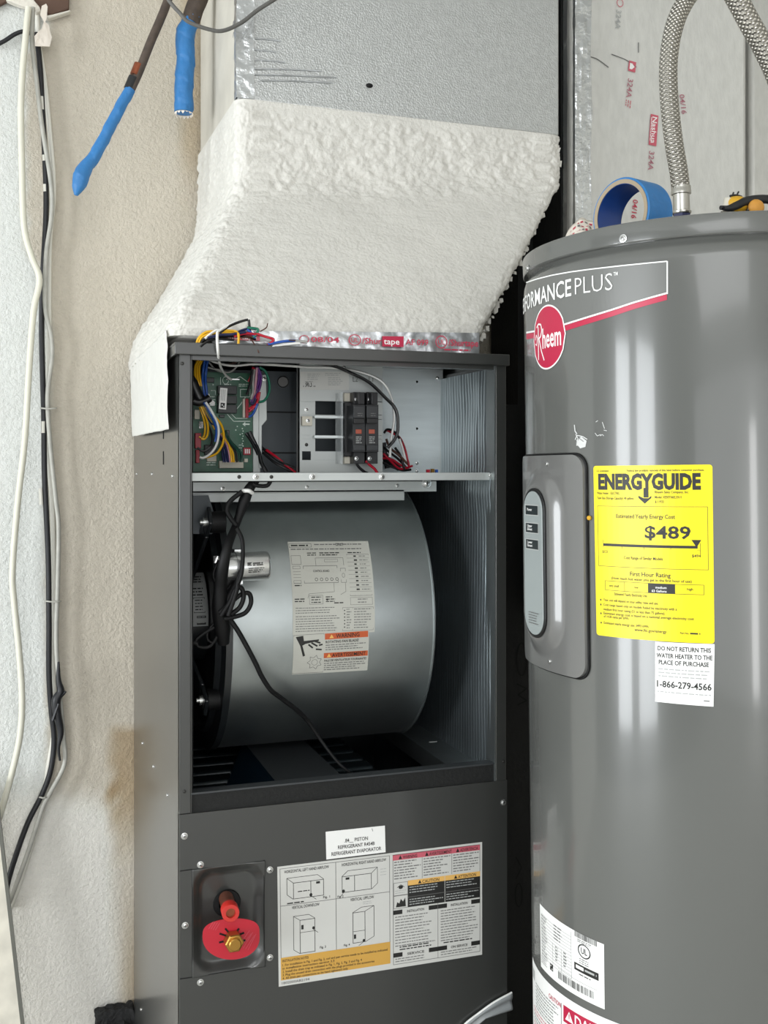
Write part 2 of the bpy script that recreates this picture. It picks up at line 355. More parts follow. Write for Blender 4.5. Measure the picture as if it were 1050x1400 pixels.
cable('grey_cable', [(45, 10), (44, 60), (50, 110), (57, 170), (66, 225), (71, 265), (70, 300), (63, 350), (62, 420), (70, 460), (71, 490), (65, 540), (68, 600), (76, 680), (80, 720), (79, 800), (77, 880), (82, 950), (87, 1010), (88, 1045), (68, 1085), (58, 1105), (40, 1160), (22, 1210), (10, 1242)],
      .0042, 'cable_grey', 'thin grey cable weaving along the right side of the black cable', Y=YW - .0285)
cable('white_cable', [(51, 20), (53, 60), (61, 110), (68, 180), (73, 240), (73, 275), (68, 330), (67, 400), (67, 480), (64, 550), (66, 620), (71, 680), (73, 750), (74, 830), (72, 900), (75, 960), (74, 1000), (64, 1060), (60, 1100), (45, 1150), (28, 1205), (14, 1242)],
      .0045, 'cable_white', 'off-white cable hugging the black cable, third of the wall bundle', Y=YW - .0058)
cable('black_loop_cable', [(-10, 64), (6, 56), (20, 47), (32, 43), (42, 46), (47, 52)], .004, 'cable_black', 'short black cable end curling in from the left edge at top left')
b = MB('cable_black').ptube([(80, 905), (80, 930), (83, 945), (77, 957), (78, 975), (83, 1000), (80, 1022), (82, 1040)], YC - .022, [.002, .005, .007, .009, .008, .006, .003, .002], 8)
b.ptube([(72, 960), (84, 952), (90, 945)], YC - .026, .0025, 6); b.ptube([(72, 985), (80, 962)], YC - .028, .003, 6)
centre_origin(b.build('tape_wrap', smooth=60, label='ragged black electrical tape wrap knotted round the lower wall cables', cat='tape'))
for k, (x0, x1, y) in enumerate(((56, 77, 558), (63, 83, 822), (54, 64, 1090))):
    o = MB('cable_grey').ptube([(x0, y, YC), (x0 + 1, y, YC - .018), ((x0 + x1) / 2, y + 1, YC - .0225), (x1 - 1, y, YC - .018), (x1, y, YC + .004)], YC, .0016, 6).build('cable_tie', smooth=60,
        label=('grey tie round the wall cables beside the white plenum tape', 'grey tie round the wall cables above the black tape wrap', 'grey tie where the wall cables bend down left')[k], cat='cable tie', group='ties on the wall cables'); centre_origin(o)
# leaning board lower left
t = thing('leaning_board', (at(0, 1300, 2.0).x, 1.98, 0), 'cream painted board with dark edge leaning at the lower left corner', 'board')
q = [at(-4, 1120, 2.028), at(28, 1400, 2.0)]; dd = (q[1] - q[0]); q2 = q[0] + dd * (q[0].z / -dd.z); qt = q[0] - dd * .18
b = MB('board_cream'); b.hexa([q2 + V((-.09, 0, 0)), q2, q2 + V((0, .018, 0)), q2 + V((-.09, .018, 0)), qt + V((-.09, 0, 0)), qt, qt + V((0, .018, 0)), qt + V((-.09, .018, 0))]); b.build('panel', t)
b = MB('steel_edge'); e = V((.006, 0, 0)); b.hexa([q2, q2 + e, q2 + e + V((0, .02, 0)), q2 + V((0, .02, 0)), qt, qt + e, qt + e + V((0, .02, 0)), qt + V((0, .02, 0))]); b.build('edge_strip', t, label='dark grey metal edge')
# crumbling black foam at the wall foot beside the cabinet
b = MB('crumble'); pts = [(131, 1378), (150, 1372), (172, 1371), (180, 1368), (180, 1380), (180, 1425), (128, 1425), (134, 1400), (130, 1388)]
q = pq(YW - .002, *pts); b.prism(q, (0, -.03, 0)); b.prism([p + V((0, -.002, 0)) for p in pq(YW, (138, 1392), (168, 1384), (176, 1390), (176, 1420), (130, 1422))], (0, -.045, 0))
bmesh.ops.triangulate(b.bm, faces=b.bm.faces); bmesh.ops.subdivide_edges(b.bm, edges=b.bm.edges, cuts=5, use_grid_fill=True)
for v in b.bm.verts:
    k = noise.noise_vector(v.co * 45) * .006 + noise.noise_vector(v.co * 140) * .004; v.co += V((k.x, -abs(k.y), k.z))
centre_origin(b.build('foam_wedge', smooth=0, label='crumbling black foam wedge in the wall beside the cabinet foot', cat='foam'))
# ---------------------------------------------------------------- copper refrigerant line stubs with blue tape
YL = 1.90
t = thing('thin_copper_line', at(105, 265, YL), 'thin dark copper line slanting down left with a blue taped end', 'pipe')
MB('old_pipe').ptube([(238, -60), (231, -5), (205, 60), (190, 98), (178, 124)], YL, .0078, 12).build('pipe', t, smooth=60)
MB('copper').ptube([(190, 88), (184, 103)], YL, .0085, 12).build('bare_copper_band', t, smooth=60, label='bare reddish copper band')
MB('chip').ptube([(183, 106), (176, 122)], YL, .0092, 12).build('black_band', t, smooth=60)
b = MB('blue_tape').ptube([(178, 122), (160, 155), (143, 188), (128, 215), (118, 228), (111, 242), (107, 256), (104, 267)], YL, [.0088, .0095, .0095, .010, .0115, .0135, .0105, .003], 28, None, 16, .045); b.build('tape_wrap', t, smooth=60, label='blue painter tape wrap')
t = thing('thick_copper_line', at(250, 158, YL), 'thick dark refrigerant line hanging straight with a blue taped end', 'pipe')
MB('old_pipe').ptube([(277, -60), (276, -25), (273, -5), (266, 12), (260, 32)], YL + .02, .0165, 14).build('pipe', t, smooth=60)
b = MB('blue_tape').ptube([(263, 22), (258, 35), (253, 50), (254, 80), (252, 110), (251, 154)], YL + .02, [.0145, .015, .0162, .0155, .016, .0162], 32, None, 18, .040); b.build('tape_wrap', t, smooth=60, label='blue painter tape wrap')
b = MB('torn_paper'); ec = at(251, 155, YL + .02); R_ = random.Random(5)
for k in range(14):
    a = 2 * pi * k / 14; p = ec + V((.0155 * cos(a), .0155 * sin(a), 0)); h = R_.uniform(.001, .006); q_ = V((-sin(a), cos(a), 0)) * .0035; i_ = V((cos(a), sin(a), 0)) * .0012
    b.prism([p - q_, p + q_, p + V((0, 0, -h))], i_)
b.build('frayed_end', t, smooth=0, kind='stuff')
cable('thermostat_wire', [(216, -25), (232, 2), (246, 18), (258, 30), (285, 40), (305, 42), (330, 31), (352, 14), (380, -4), (400, -20)], .0033, 'wire_grey', 'thin grey wire looping across the top in front of the foil duct', cat='wire', Y=1.68)

# ---------------------------------------------------------------- ducts
b = MB('foil'); D0, D1, ZT0 = .338, .9365, 1.8126
b.box((D0, 1.728, ZT0), (D1, 2.09, 2.6))
t = thing('main_duct', (.63, 1.9, 1.76), 'wide silver foil faced duct rising from the white plenum', 'duct')
b.build('duct_body', t, bevel=.003)
MB('duct_paint').box((D0 - .003, 1.745, ZT0 + .0006), (D0 - .0005, 2.09, 2.59)).build('painted_side', t, label='beige painted left side of the duct')
b = MB('foil_crinkle')   # crinkled tape up the left front corner
def cr(u, v):
    z = 1.8145 + .78 * v; a = (u - .5) * 2
    x = D0 + (.030 * max(a, 0)) - .002; y = 1.7265 + .034 * max(-a, 0)
    k = .0022 * noise.noise(V((u * 3, v * 40, 1))); return V((x - abs(k), y - abs(k) - .001, z))
b.grid(cr, 8, 120); b.build('corner_tape', t, label='bright crinkled foil corner tape', smooth=20)
b = MB('foil_tape')
for x0, y0, x1, y1 in ((340, 52, 384, 56), (340, 68, 378, 71), (345, 82, 390, 85), (342, 94, 440, 97), (345, 102, 460, 106), (355, 110, 455, 113)):
    p, q = at(x0, y0, 1.7265), at(x1, y1, 1.7265); b.tube([p, (p + q) / 2 + V((0, 0, .001)), q], .0012, 6)
b.build('crease', t, smooth=60)
MB('black_rubber').sphere(at(505, 117, 1.727), .005, sc=(1.3, .7, .8)).build('dark_speck', t, smooth=60)
b = MB('foil_board'); p0 = at(781, 100, 1.80); p1 = at(1022, 100, 1.80); b.box((p0.x, 1.80, .9), (p1.x, 1.94, 2.6))
t = thing('return_duct', ((p0.x + p1.x) / 2, 1.94, .9), 'pale foil duct board column behind the water heater', 'duct'); b.build('duct_body', t, bevel=.010)
b = MB('foil_crinkle')
def cr2(u, v):
    z = 1.3 + 1.3 * v; k = .004 * noise.noise(V((u * 5, v * 30, 5))); x = p0.x - .003 + .045 * u + (.004 * noise.noise(V((2, v * 12, 5))) if u > .9 else 0)
    y = 1.7975 + .03 * max(0, .2 - u) / .2
    return V((x, y - abs(k), z))
b.grid(cr2, 14, 130); b.build('edge_tape', t, label='bright crinkled foil tape on its left edge', smooth=20)
Yp = 1.7985
def vtext(q, items, nm):
    pr = Print(quad_surf(q, FRONT), 100, 1000, None); 
    for it in items: it(pr)
    pr.build(nm, t)
# sideways print on the tape: canvas u runs down the duct, v runs left
def side(xa, ya, xb, yb, wpx):   # line from (xa,ya) to (xb,yb) reading downwards, height wpx
    A, B = at(xa, ya, Yp), at(xb, yb, Yp); d = (B - A).normalized(); n = V((d.z, 0, -d.x)); h = wpx / F * 1.95
    if n.x < 0: n = -n
    return [A + n * h / 2, B + n * h / 2, B - n * h / 2, A - n * h / 2]
def sprint(xa, ya, xb, yb, wpx, W, H): return Print(quad_surf(side(xa, ya, xb, yb, wpx), FRONT), W, H, None)
s = sprint(865, 82, 858, 150, 12, 68, 12); s.rect(2, 0, 16, 12, 'p_pink', 1); s.poly([(5, 6), (9, 2), (13, 6), (13, 10), (5, 10)], 'p_white', 2); s.text('324A', 26, 10.5, 8.5, 'p_faded', w=26); s.rows(55, 2, 66, 3, 3.6, 1.2, 'p_pink'); s.build('tape_print', t, 'pink lettering 324A')
s = sprint(895, 155, 889, 240, 13, 85, 13); s.rect(2, 0, 44, 13, 'p_pink', 1); s.text('Nashua', 5, 9.8, 8, 'p_white', w=36, bold=.01); s.rows(6, 10.6, 40, 1, 2, 1.0, 'p_white', L=2); s.text('324A', 52, 11, 8.5, 'p_faded', w=26); s.build('tape_print', t, 'pink Nashua box and 324A lettering')
s = sprint(932, 128, 936, 158, 11, 30, 11); s.text('04/16', 1, 10, 8.5, 'p_faded', w=27); s.build('tape_print', t, 'pink date 04/16')
s = sprint(848, -8, 844, 52, 11, 60, 11); s.ring(12, 5, 5, 5, 1, 'p_pink'); s.text('324A', 22, 10, 8, 'p_light', w=26); s.build('tape_print', t, 'faint lettering near the top')
s = sprint(869, 272, 866, 300, 10, 28, 10); s.text('04/16', 1, 9, 8, 'p_redtext', w=26); s.build('tape_print', t, 'pink date seen through the tape roll')
b = MB('p_grey')
for pts in ([(790, 78), (800, 77), (815, 80), (832, 92)], [(836, 74), (856, 82), (870, 92)], [(873, 58), (873, 72)]): b.ptube(pts, 1.7985, .0008, 5)
b.build('scratch', t, smooth=60)
b = MB('foil_board'); p2 = at(1027, 100, 1.86); b.box((p2.x, 1.86, .9), (p2.x + .30, 1.94, 2.6))
t = thing('far_duct', (p2.x + .15, 1.97, .9), 'narrow pale duct board strip at the far right edge', 'duct'); b.build('duct_body', t, bevel=.01)
b = MB('black_board'); b.prism([(.7165, 1.95, 0), (1.5, 1.95, 0), (1.5, 1.95, 2.6), (.962, 1.95, 2.6), (.962, 1.95, 1.33), (.7165, 1.95, 1.33)], (0, .13, 0)); b.box((p0.x - .006, 1.83, .9), (p0.x - .001, 1.9499, 2.59))  # thin black box beside the return duct stands in for the gap's shade
t = thing('black_insulation_board', (1.1, 2.0, 0), 'black insulation board in the gap between cabinet and water heater, plus black sheet for duct gap shade', 'insulation'); b.build('board', t)
def blk(pts): return pq(1.9495, *pts)
s = Print(quad_surf(blk([(704, 880), (722, 878), (722, 975), (704, 975)]), FRONT), 18, 95, None)
s.ring(9, 22, 7, 22, 2, 'void'); s.line([(2, 55), (16, 62), (4, 70), (16, 78), (3, 84)], 2, 'void'); s.build('faint_print', t, 'faint grey vertical lettering')
s = Print(quad_surf(blk([(702, 1170), (716, 1170), (716, 1245), (702, 1245)]), FRONT), 18, 95, None); s.line([(4, 2), (14, 20), (4, 40)], 2, 'void'); s.ring(9, 68, 6, 20, 2, 'void'); s.build('faint_print', t, 'faint grey vertical lettering')

# ---------------------------------------------------------------- plenum (mastic covered transition)
XL, XR, YF, YB = .2046, .7005, 1.46, 2.08
ZLID = at(240, 467, YF - .008).z
plen = thing('plenum', (.5, 1.78, ZLID), 'white mastic coated plenum flaring from the cabinet top to the duct', 'plenum')
def ring_at(h):     # h 0..1 up: returns xl, xr, yf, z fn
    pass
ZT = 1.812
def plen_raw(u, v):
    # u round the section, v upward
    bot = [V((XL - .011, 1.484, ZLID + .013)), V((.672, 1.484, ZLID + .013)), V((.672, YB, ZLID + .013)), V((XL - .013, YB, ZLID + .013))]
    mid = [V((.330, 1.705, 1.655)), V((.941, 1.715, 1.727)), V((.941, YB, 1.727)), V((.322, YB, 1.652))]
    top = [V((.334, 1.72, ZT)), V((.942, 1.722, ZT)), V((.942, YB, ZT)), V((.325, YB, ZT))]
    low = [V((XL - .009, 1.481, ZLID + .034)), V((.678, 1.481, ZLID + .034)), V((.678, YB, ZLID + .034)), V((XL - .012, YB, ZLID + .058))]
    lv = [(0, bot), (.07, low), (.72, mid), (1, top)]
    for (a, A), (c, C) in zip(lv, lv[1:]):
        if v <= c: k = (v - a) / (c - a); break
    cs = [p * (1 - k) + q * k for p, q in zip(A, C)]
    s = (u * 4) % 4; i = int(s); f = s - i
    # rounded corners
    p = cs[i] * (1 - f) + cs[(i + 1) % 4] * f
    r = .09
    if f < r or f > 1 - r:
        if f < r: prev = cs[i - 1]; cc_ = cs[i]; nx = cs[(i + 1) % 4]; tt = .5 + .5 * f / r
        else: prev = cs[i]; cc_ = cs[(i + 1) % 4]; nx = cs[(i + 2) % 4]; tt = .5 * (f - (1 - r)) / r
        a_ = cc_ + (prev - cc_) * r * .6; b_ = cc_ + (nx - cc_) * r * .6
        p = (1 - tt) ** 2 * a_ + 2 * tt * (1 - tt) * (cc_) + tt * tt * b_
    return p
def plen_pt(u, v):
    wv = min(.06, v, 1 - v); return sum((plen_raw(u, v + wv * k / 3) for k in range(-3, 4)), V()) / 7
US = [.25 * i / 210 for i in range(210)] + [.25 + .25 * i / 40 for i in range(40)] + [.5 + .25 * i / 12 for i in range(12)] + [.75 + .25 * i / 120 for i in range(120)]
b = MB('mastic'); NU, NV = len(US), 210; g = []
for j in range(NV + 1):
    v = j / NV; row = []
    for u_ in US: row.append(plen_pt(u_, v))
    g.append(row)
gv = []
for j in range(NV + 1):
    row = []
    for i in range(NU):
        a = g[j][(i + 1) % NU] - g[j][i - 1]; c = g[min(j + 1, NV)][i] - g[max(j - 1, 0)][i]; n = a.cross(c); n = n.normalized() if n.length > 1e-9 else V((0, -1, 0))
        p = g[j][i]; v = j / NV; u_ = US[i]; fx = u_ * 4
        edge = 1 - min(1, min(fx, abs(fx - 1)) / .16) if u_ <= .25 else 1
        rough = .22 + .9 * sst(.60, .72, v + .10 * noise.noise(p * 5) + .06 * (fx - .5)) * (1 - sst(.94, .985, v)) + .75 * max(edge, 0) + .5 * (1 - sst(.06, .22, v))
        n1 = noise.turbulence(V((p.x * 34, p.y * 34, p.z * 40)), 4, True); n2 = noise.turbulence(V((p.x * 90, p.y * 90, p.z * 110)), 2, True); n3 = noise.noise(V((p.x * 12, p.y * 12, p.z * 90)))
        amp = .0046 * min(rough, 1.25)
        fl_ = 0 if j > NV - 3 else 1; amp *= fl_
        row.append(b.bm.verts.new(p + n * (amp * (n1 * .9 + n2 * .5 - .7) + fl_ * (.0005 * n3 + .003 * noise.noise(p * 7)))))
    gv.append(row)
for j in range(NV):
    for i in range(NU): b.face([gv[j][i], gv[j][(i + 1) % NU], gv[j + 1][(i + 1) % NU], gv[j + 1][i]])
b.face(gv[0][::-1]); b.face(gv[-1]); b.build('plenum_body', plen, smooth=80)
# ragged crust on the right edge
b = MB('mastic'); R = random.Random(2)
for k in range(44):
    y = 186 + k * 6.5 + R.uniform(-4, 4); x = 768 if y < 250 else 768 - (y - 250) * .49
    p = at(x - R.uniform(2, 6), y, 1.725 if y < 250 else 1.725 - (y - 250) / 230 * .24) + V((0, .006, 0)); r_ = R.uniform(.0015, .0045)
    b.hexa([p + V((a * r_ * R.uniform(.4, 1.3), c * r_, d * r_ * R.uniform(.5, 1.6))) for a, c, d in ((-1, -1, -1), (1, -1, -1), (1, 1, -1), (-1, 1, -1), (-1, -1, 1), (1, -1, 1), (1, 1, 1), (-1, 1, 1))])
b.build('mastic_crust', plen, smooth=0, kind='stuff')
# tape flap over the cabinet's left side
XT = XL - .0100
b = MB('mastic_tape'); A = [atx(178.5, 484, XT), atx(229.5, 462, XT), atx(231, 587, XT), atx(182, 597, XT)]
A[0].z = A[1].z = ZLID + .022
def fl(u, v): p = (A[0] * (1 - u) + A[1] * u) * (1 - v) + (A[3] * (1 - u) + A[2] * u) * v; return p + V((-.0035 * abs(noise.noise(p * 16)) - .0022 * abs(noise.noise(p * 50)) * (1 - v), 0, .001 * noise.noise(V((u * 9, 3, v * 9)))))
b.grid(fl, 60, 48); b.build('mastic_tape', plen, smooth=60, thick=.0008, label='smooth white tape flap lapped over the cabinet side')
# printed foil strip along the plenum foot
q = pq(1.4655, (290, 452), (655, 455), (655, 483), (290, 476))
q[2].z = q[3].z = ZLID + .0012
b = MB('foil_tape'); S_ = quad_surf(q, FRONT); b.grid(lambda u, v: S_(u, v, .0005 + .003 * noise.noise(V((u * 14, v * 2, 1))) + .0015 * noise.noise(V((u * 50, v * 5, 3)))), 90, 8); b.build('foil_tape', plen, smooth=30, label='shiny foil tape strip with red UL Shurtape print')
def sp(fn): q_ = Print(S_, 365, 28, None, off=.0042); fn(q_); q_.build('tape_print', plen)
def ulmark(x0): return lambda p: (p.ring(x0 + 8, 14, 8, 8.5, 1.3, 'p_redtext'), p.text('UL', x0 + 3, 17.5, 7, 'p_redtext', w=10))
sp(ulmark(178)); sp(ulmark(300))
sp(lambda p: (p.text('/Shur', 196, 19.5, 9.5, 'p_redtext', w=27), p.rect(224, 7, 254, 23, 'p_red', 1), p.text('tape', 226, 19.5, 9, 'p_white', w=22)))
sp(lambda p: p.text('AF 099', 257, 19.5, 8.5, 'p_redtext', w=32)); sp(lambda p: (p.text('/Shurtape', 318, 19, 9, 'p_redtext', w=44), p.rows(312, 23.5, 352, 1, 3, 2, 'p_redtext')))
sp(lambda p: (p.text('08/04', 127, 19, 9, 'p_redtext', w=38), p.ring(118, 15, 6, 7, 1.2, 'p_redtext'))); sp(lambda p: (p.rect(14, 8, 60, 20, 'p_pink', 1), p.text('Shurtape', 16, 18, 8, 'p_white', w=40)))

# ================================================================ AIR HANDLER
AH = thing('air_handler', ((XL + XR) / 2, 1.77, 0), 'dark grey air handler cabinet with open front below the white plenum', 'air handler')
CP = 'cabinet_paint'; T = .018
ZB = .06
sill = at(470, 1080, YF).z
ZS = at(258, 1112, YF).z      # top of lower panel
px = lambda x, Y=YF: at(x, 640, Y).x
XLi, XRi = px(261), px(678)
MB(CP).box((XL, YF + .0015, ZB), (XL + T, YB, ZLID - .012)).build('left_panel', AH, bevel=.001)
MB(CP).box((XR - .010, YF + .0015, ZB), (XR, YB, ZLID - .012)).build('right_panel', AH, bevel=.001)
MB(CP).box((XL + T, YB - .015, ZB), (XR - .010, YB, ZLID - .012)).build('back_panel', AH)
# lid, shallow tray with front lip
b = MB(CP); x0, x1 = at(239, 467, YF - .008).x, at(697, 480, YF - .008).x; zl = at(239, 484, YF - .008).z
b.box((x0, YF - .008, zl), (x1, YF - .004, ZLID)); b.box((x0, YF - .004, ZLID - .004), (x1, YB, ZLID)); b.box((x0, YF - .004, zl), (x0 + .004, YB, ZLID - .004)); b.box((x1 - .004, YF - .004, zl), (x1, YB, ZLID - .004))
b.build('top_lid', AH, bevel=.0012)
zj = at(245, 1114, YF).z
MB(CP).box((XL, YF, zj), (XLi, YF + .012, zl + .004)).build('left_post', AH, bevel=.0012)
MB(CP).box((XRi, YF, at(690, 1068, YF).z), (XR, YF + .012, zl + .004)).build('right_post', AH, bevel=.0012)
MB('galv').box((XRi - .0022, YF + .0005, at(690, 1070, YF).z), (XRi, YF + .03, zl)).build('post_return', AH, label='bright bare metal edge of the right post')
MB(CP).box((XLi, YF + .002, zl - .006), (XRi, YF + .012, zl + .006)).build('header', AH)
# lower front panel
hx0, hx1, hz1, hz0 = at(264, 1188, YF).x, at(361, 1180, YF).x, at(262, 1190, YF).z, at(262, 1335, YF).z
b = MB(CP)
for a, c in (((XL, ZB), (hx0, zj)), ((hx1, ZB), (XR + .001, zj)), ((hx0, ZB), (hx1, hz0)), ((hx0, hz1), (hx1, zj))): b.box((a[0], YF - .001, a[1]), (c[0], YF + .012, c[1]))
bmesh.ops.remove_doubles(b.bm, verts=b.bm.verts, dist=1e-6); b.build('lower_front_panel', AH)
zs1 = at(258, 1085, YF).z
b = MB('black_board'); b.box((XLi, YF + .003, zj), (XRi, YF + .012, zs1 - .002)); b.build('gasket_strip', AH, label='black foam gasket strip under the opening')
MB('pan_grey').box((XLi, YF + .001, zs1 - .0025), (XRi, YF + .02, zs1)).build('sill', AH)
MB('black_rubber').box((XL + .02, YF + .03, 0), (XR - .02, YB - .03, ZB)).build('plinth', AH)
# inner walls
def liner(u, v):
    y = 1.474 + (2.06 - 1.474) * u; z = .55 + (ZLID - .02 - .55) * v; z_ = z
    up = sst(1.175, 1.20, z)
    k = .0009 * (1 - .6 * up) * sin(y * 2 * pi / .0105) + .003 * noise.noise(V((y * 6, 2, z * 4))) + up * (.0022 * noise.noise(V((y * 14, 5, z * 12))) + .0006 * noise.noise(V((y * 45, 5, z * 30))))
    bul = .006 * math.exp(-((z - 1.16) / .03) ** 2)
    return V((.682 + k - bul * (1 - u) * .5, y, z_))
b = MB('liner_foil'); b.grid(liner, 260, 130); b.build('right_foil_liner', AH, smooth=50, label='ribbed silver foil insulation on the right inner wall')
b = MB('black_board'); b.box((XL + T, YF + .02, .3), (XL + T + .004, YB - .02, ZLID - .02)); b.build('left_liner', AH)
b = MB('dark_plate'); b.box((XL + T, 2.04, .5), (XR - .012, 2.05, ZLID - .02)); b.build('rear_liner', AH)
# ---- control compartment
Z_R0, Z_R1 = at(262, 658, 1.475).z, at(262, 646.5, 1.475).z
b = MB('grey_plate'); b.box((XLi, 1.475, Z_R0), (XRi - .003, 1.477, Z_R1)); b.box((XLi, 1.477, Z_R0), (XRi - .003, 1.70, Z_R0 + .002)); b.build('shelf_rail', AH, bevel=.0006, label='pale metal shelf rail across the opening')
b = MB('dark_plate'); b.box((XL + T + .004, 1.690, Z_R0), (at(525, 600, 1.69).x, 1.695, ZLID - .014)); b.build('compartment_back', AH)
xg0, xg1 = at(522, 600, 1.682).x, at(606, 600, 1.682).x
b = MB('galv_bright'); b.box((xg0, 1.682, Z_R0 + .002), (xg1, 1.6845, at(560, 503, 1.682).z)); b.build('galvanised_panel', AH, bevel=.004, label='bright galvanised panel at the right of the compartment')
for x, y in ((570, 522), (570, 586)): MB('void').cyl(at(x, y, 1.6815), at(x, y, 1.683), .0022, n=12).build('panel_hole', AH)
for y in (562, 618): MB('black_rubber').box(V((at(355, y, 1.689).x, 1.6885, at(355, y, 1.689).z)), V((at(410, y, 1.689).x, 1.69, at(355, y + 2, 1.689).z))).build('panel_seam', AH)
b = MB('wire_grey'); b.cyl(at(387, 522, 1.69), at(387, 522, 1.68), .010, .008, n=20); b.build('cable_grommet', AH, label='round grey grommet in the dark back panel')
# screws: shared meshes
def screw_mesh(r, m='screw'):
    b = MB(m); b.lathe([(r * 1.25, 0), (r * 1.25, r * .18), (r * .9, r * .22), (r * .86, r * .62), (r * .6, r * .78), (1e-5, r * .8)], Matrix.Identity(4), 16)
    b.box((-r * .45, -r * .1, r * .70), (r * .45, r * .1, r * .84), 'screw_dark'); b.box((-r * .1, -r * .45, r * .70), (r * .1, r * .45, r * .84), 'screw_dark')
    o = b.build('screw_head'); me = o.data; bpy.data.objects.remove(o); return me
SCREW, SCREW_S, SCREW_D = screw_mesh(.0038), screw_mesh(.0026), screw_mesh(.0022, 'screw_dark')
RXF = Matrix.Rotation(pi / 2, 4, 'X')      # local +z -> -Y
RXL = Matrix.Rotation(-pi / 2, 4, 'Y')     # local +z -> -X
def fscrew(x, y, Y, me=SCREW, parent=None): return inst('screw', me, parent or AH, Matrix.Translation(at(x, y, Y)) @ RXF @ Matrix.Rotation(random.uniform(0, 1.5), 4, 'Z'))
for x, y in ((252, 1143), (274, 1182), (369, 1189), (253, 1265), (369, 1309), (274, 1343), (688, 1097)): fscrew(x, y, YF - .001)
for x, y in ((249, 497),): fscrew(x, y, YF, SCREW_D)
for x, y in ((252, 1082), (688, 1041)): fscrew(x, y, YF, SCREW_D)
for x, y in ((427, 652), (522, 652), (350, 652)): fscrew(x, y, 1.475, SCREW)
for x, y in ((327, 652), (371, 652)): fscrew(x, y, 1.475, SCREW_D)
fscrew(670, 650, 1.475, SCREW_S)
def lscrew(x, y, me=SCREW_S): inst('screw', me, AH, Matrix.Translation(atx(x, y, XL)) @ RXL)
for x, y in ((208, 648), (236, 651), (187, 648), (195, 1016), (210, 1048), (229, 1087), (193, 1380)): lscrew(x, y)
for y0, y1 in ((590, 600), (617, 635)):
    p, q = atx(223, y0, XL - .0006), atx(223, y1, XL - .0006); MB('void').box((XL - .0008, p.y - .0025, p.z), (XL + .001, p.y + .0025, q.z)).build('side_slot', AH, label='dark slot in the cabinet side below the tape flap')
# ---- circuit board
YP = 1.625
PB = MB('pcb'); PB.pbox(262, 508, 349, 645, YP, .002); PB = PB.build('control_board', AH, label='green control circuit board at the left of the compartment')
b = MB('grey_plate'); b.pbox(346, 512, 356, 646, YP - .004, .03); q = pq(YP - .006, (354, 513), (364, 512), (365, 574), (358, 582), (358, 640), (354, 640)); b.prism(q, (0, .002, 0)); b.build('board_bracket', AH, bevel=.0006, label='pale steel bracket holding the green board')
fscrew(361, 518, YP - .006, SCREW_S)
def chip(x0, y0, x1, y1, h, m, nm, lab=None): o = MB(m).pbox(x0, y0, x1, y1, YP - h, h).build(nm, PB, bevel=.0006, label=lab); return o
for y0, y1 in ((527, 539), (540.5, 552), (553, 565)): chip(298, y0, 324, y1, .014, 'relay', 'relay')
chip(279, 516, 293, 523, .006, 'chip', 'chip'); chip(300, 567, 307, 571, .004, 'chip', 'chip'); chip(308, 588, 314, 597, .003, 'chip', 'chip'); chip(280, 608, 296, 622, .008, 'chip', 'transformer')
chip(336, 545, 340, 571, .012, 'red_plastic', 'red_connector'); chip(332, 545, 336, 571, .006, 'cream_plastic', 'connector_base'); chip(267, 592, 275, 613, .012, 'red_plastic', 'red_terminal'); chip(268, 615, 273, 633, .010, 'red_plastic', 'red_terminal')
chip(333, 612, 343, 622, .006, 'red_plastic', 'dip_switch', 'red dip switch block')
b = MB('p_white')
for k in range(3): b.pbox(335 + k * 2.6, 614, 336.5 + k * 2.6, 620, YP - .0066, .0006)
b.build('switch_lever', PB)
chip(300, 630, 333, 640, .009, 'cream_plastic', 'white_connector'); chip(283, 622, 296, 631, .004, 'cream_plastic', 'fuse_block'); chip(266, 560, 273, 573, .008, 'cream_plastic', 'white_connector'); chip(272, 576, 278, 586, .006, 'chrome', 'capacitor_can'); chip(334, 627, 339, 632, .004, 'cream_plastic', 'jumper')
for x, y in ((290, 551), (283, 541)): MB('p_white').cyl(at(x, y, YP), at(x, y, YP - .008), .0042, n=16).build('round_capacitor', PB)
chip(309, 517, 328, 520, .006, 'chrome', 'blade_terminal')
s = Print(quad_surf(pq(YP, (262, 508), (349, 508), (349, 645), (262, 645)), FRONT), 87, 137, None, off=.0003)
m_ = 'silk'
s.line([(39, 8), (39, 18)], .8, m_); s.ring(46, 12, 4, 5, .8, m_); s.rows(44, 17, 54, 1, 2, 1.4, m_); s.line([(60, 10), (66, 7), (76, 14)], .8, m_); s.rows(64, 17, 78, 2, 2.4, .9, m_)
s.frame(66, 24, 80, 35, .7, m_); s.line([(26, 26), (32, 26), (32, 32)], .9, m_)
for k in range(4): s.line([(62 + k * 3.5 - 3, 50 - k * 4 + 4), (70 + k * 2 - 3, 40 - k * 3 + 4)], .9, m_)
s.line([(48, 58), (57, 68), (80, 68)], .9, m_); s.line([(54, 58), (60, 64), (76, 64)], .7, m_); s.poly([(69, 72), (73, 69), (73, 75)], m_); s.rect(73, 71, 79, 73, m_)
for k in range(8): s.disc(69 + (k % 2), 78 + k * 3.4, .9, .9, m_, n=8)
for x, y in ((62, 75), (60, 80), (66, 86), (22, 122), (28, 121), (80, 95), (25, 40), (31, 45), (29, 18)): s.disc(x, y, .9, .9, m_, n=8)
s.rows(20, 124, 34, 2, 3, 1.2, m_); s.rows(40, 92, 52, 3, 4, 1, m_, seed=4); s.rows(24, 34, 32, 4, 4, .9, m_, seed=9); s.rows(64, 100, 70, 5, 4, .8, m_, seed=8); s.build('silkscreen', PB)
